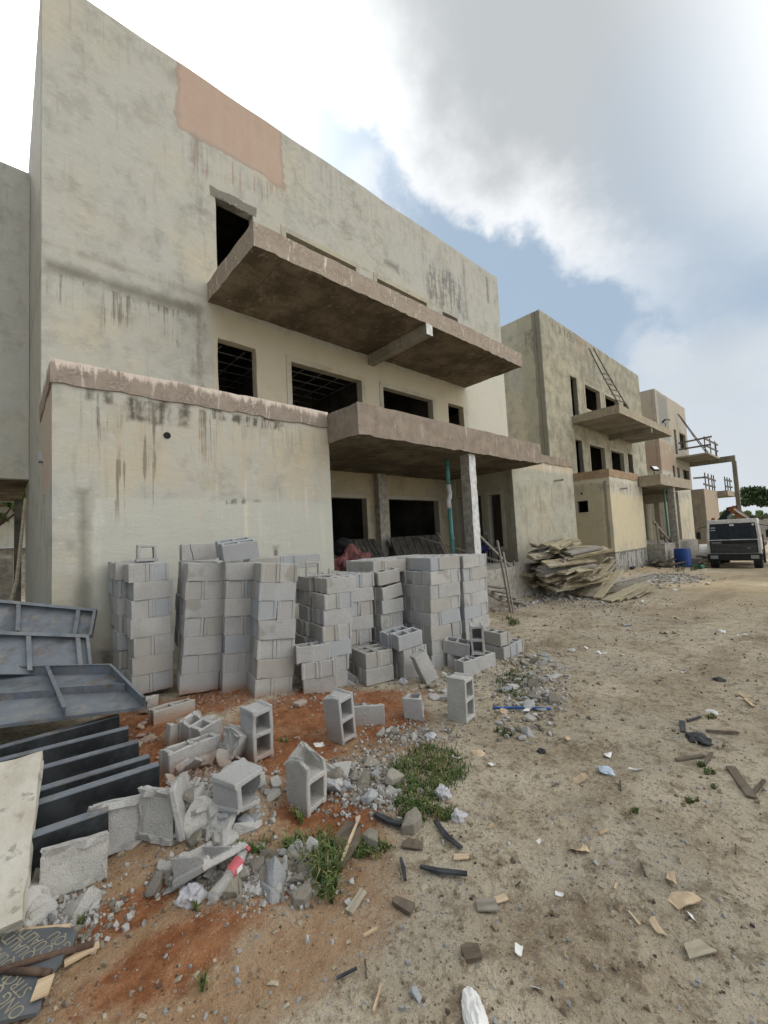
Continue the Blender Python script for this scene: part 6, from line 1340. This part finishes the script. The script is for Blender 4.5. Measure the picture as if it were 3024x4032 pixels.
# loose stones and chips nobody could count
def chips(name, n, s0, s1, m, seed, flat=1., amax=92, rmax=15, bias=None):
    r_ = random.Random(seed); vs, fs = [], []
    for i in range(n):
        rr = 1.0+(rmax-1)*r_.random()**1.25; an = R(r_.uniform(-8, amax)); x_, y_ = math.sin(an)*rr, math.cos(an)*rr
        if y_ > 7.0 or (y_ > 5.9 and x_ < 5.2): continue
        if bias and noise.noise(V((x_*.9, y_*.9, seed))) < bias: continue
        s = (s0+(s1-s0)*r_.random()**3)*(1+rr*.035); p = V((x_, y_, ground_h(x_, y_)+s*.2)); a = Euler((r_.uniform(0, 6), r_.uniform(0, 6), r_.uniform(0, 6))).to_matrix() if flat == 1 else Euler((r_.uniform(-.3, .3), r_.uniform(-.3, .3), r_.uniform(0, 6))).to_matrix(); k = len(vs)
        lx, ly, lz = s*r_.uniform(.7, 1.3), s*r_.uniform(.4, .9), s*r_.uniform(.4, .8)*flat
        for c_ in ((-1, -1, -1), (1, -.8, -1), (.8, 1, -1), (-1, .8, -1), (-.7, -.6, 1), (.6, -.8, .8), (.7, .6, 1), (-.6, .8, .7)): vs.append(p+a @ V((c_[0]*lx*r_.uniform(.7, 1.1), c_[1]*ly*r_.uniform(.7, 1.1), c_[2]*lz)))
        fs += [tuple(k+j for j in f) for f in ((3, 2, 1, 0), (4, 5, 6, 7), (0, 1, 5, 4), (1, 2, 6, 5), (2, 3, 7, 6), (3, 0, 4, 7))]
    b = MB(); b.add(vs, fs); return tag(b.build(name, m), kind='stuff')
chips('gravel', 3400, .003, .014, M['chunkb'], 3, bias=-.25); chips('pale_grit', 2600, .003, .014, M['chunk'], 4, bias=-.2); chips('dark_grit', 2200, .002, .011, M['wooddark'], 5, bias=-.2); chips('wood_chips', 2200, .004, .022, M['wood'], 6, .2, bias=-.1); chips('clods', 4600, .004, .019, simple('dirt_clods', (.30, .24, .17), .95, var=.3), 9, bias=-.1)

# crumbs of block packed round the heaps
def crumbs(name, zones, m, seed):
    r_ = random.Random(seed); vs, fs = [], []
    for (u, v, ru, rv, n, s0, s1) in zones:
        for i in range(n):
            p = GH(u+r_.gauss(0, ru*.5), v+r_.gauss(0, rv*.5)); s = s0+(s1-s0)*r_.random()**2.5; p.z += s*.3; a = Euler((r_.uniform(0, 6), r_.uniform(0, 6), r_.uniform(0, 6))).to_matrix(); k = len(vs)
            for c_ in ((-1, -1, -1), (1, -.8, -1), (.8, 1, -1), (-1, .8, -1), (-.7, -.6, 1), (.6, -.8, .8), (.7, .6, 1), (-.6, .8, .7)): vs.append(p+a @ V((c_[0]*s*r_.uniform(.6, 1.2), c_[1]*s*r_.uniform(.5, 1.), c_[2]*s*.6)))
            fs += [tuple(k+j for j in f) for f in ((3, 2, 1, 0), (4, 5, 6, 7), (0, 1, 5, 4), (1, 2, 6, 5), (2, 3, 7, 6), (3, 0, 4, 7))]
    b = MB(); b.add(vs, fs); return tag(b.build(name, m), kind='stuff')
CZ = [(450, 1700, 130, 90, 1100, .004, .022), (800, 1690, 120, 70, 900, .004, .02), (540, 1895, 180, 60, 800, .004, .02), (900, 1590, 110, 40, 400, .004, .018), (1150, 1480, 90, 90, 700, .006, .028), (560, 1510, 250, 25, 350, .004, .018), (1000, 1460, 100, 30, 300, .005, .02), (1190, 1275, 110, 26, 900, .012, .06), (1430, 1250, 90, 14, 700, .015, .07), (140, 1970, 110, 60, 400, .004, .02), (1280, 1300, 160, 30, 500, .008, .03)]
crumbs('block_crumbs', CZ, M['chunk'], 61); crumbs('brown_crumbs', [(a, b_, c_, d_, int(n*.8), e, f) for a, b_, c_, d_, n, e, f in CZ], M['chunkb'], 62)
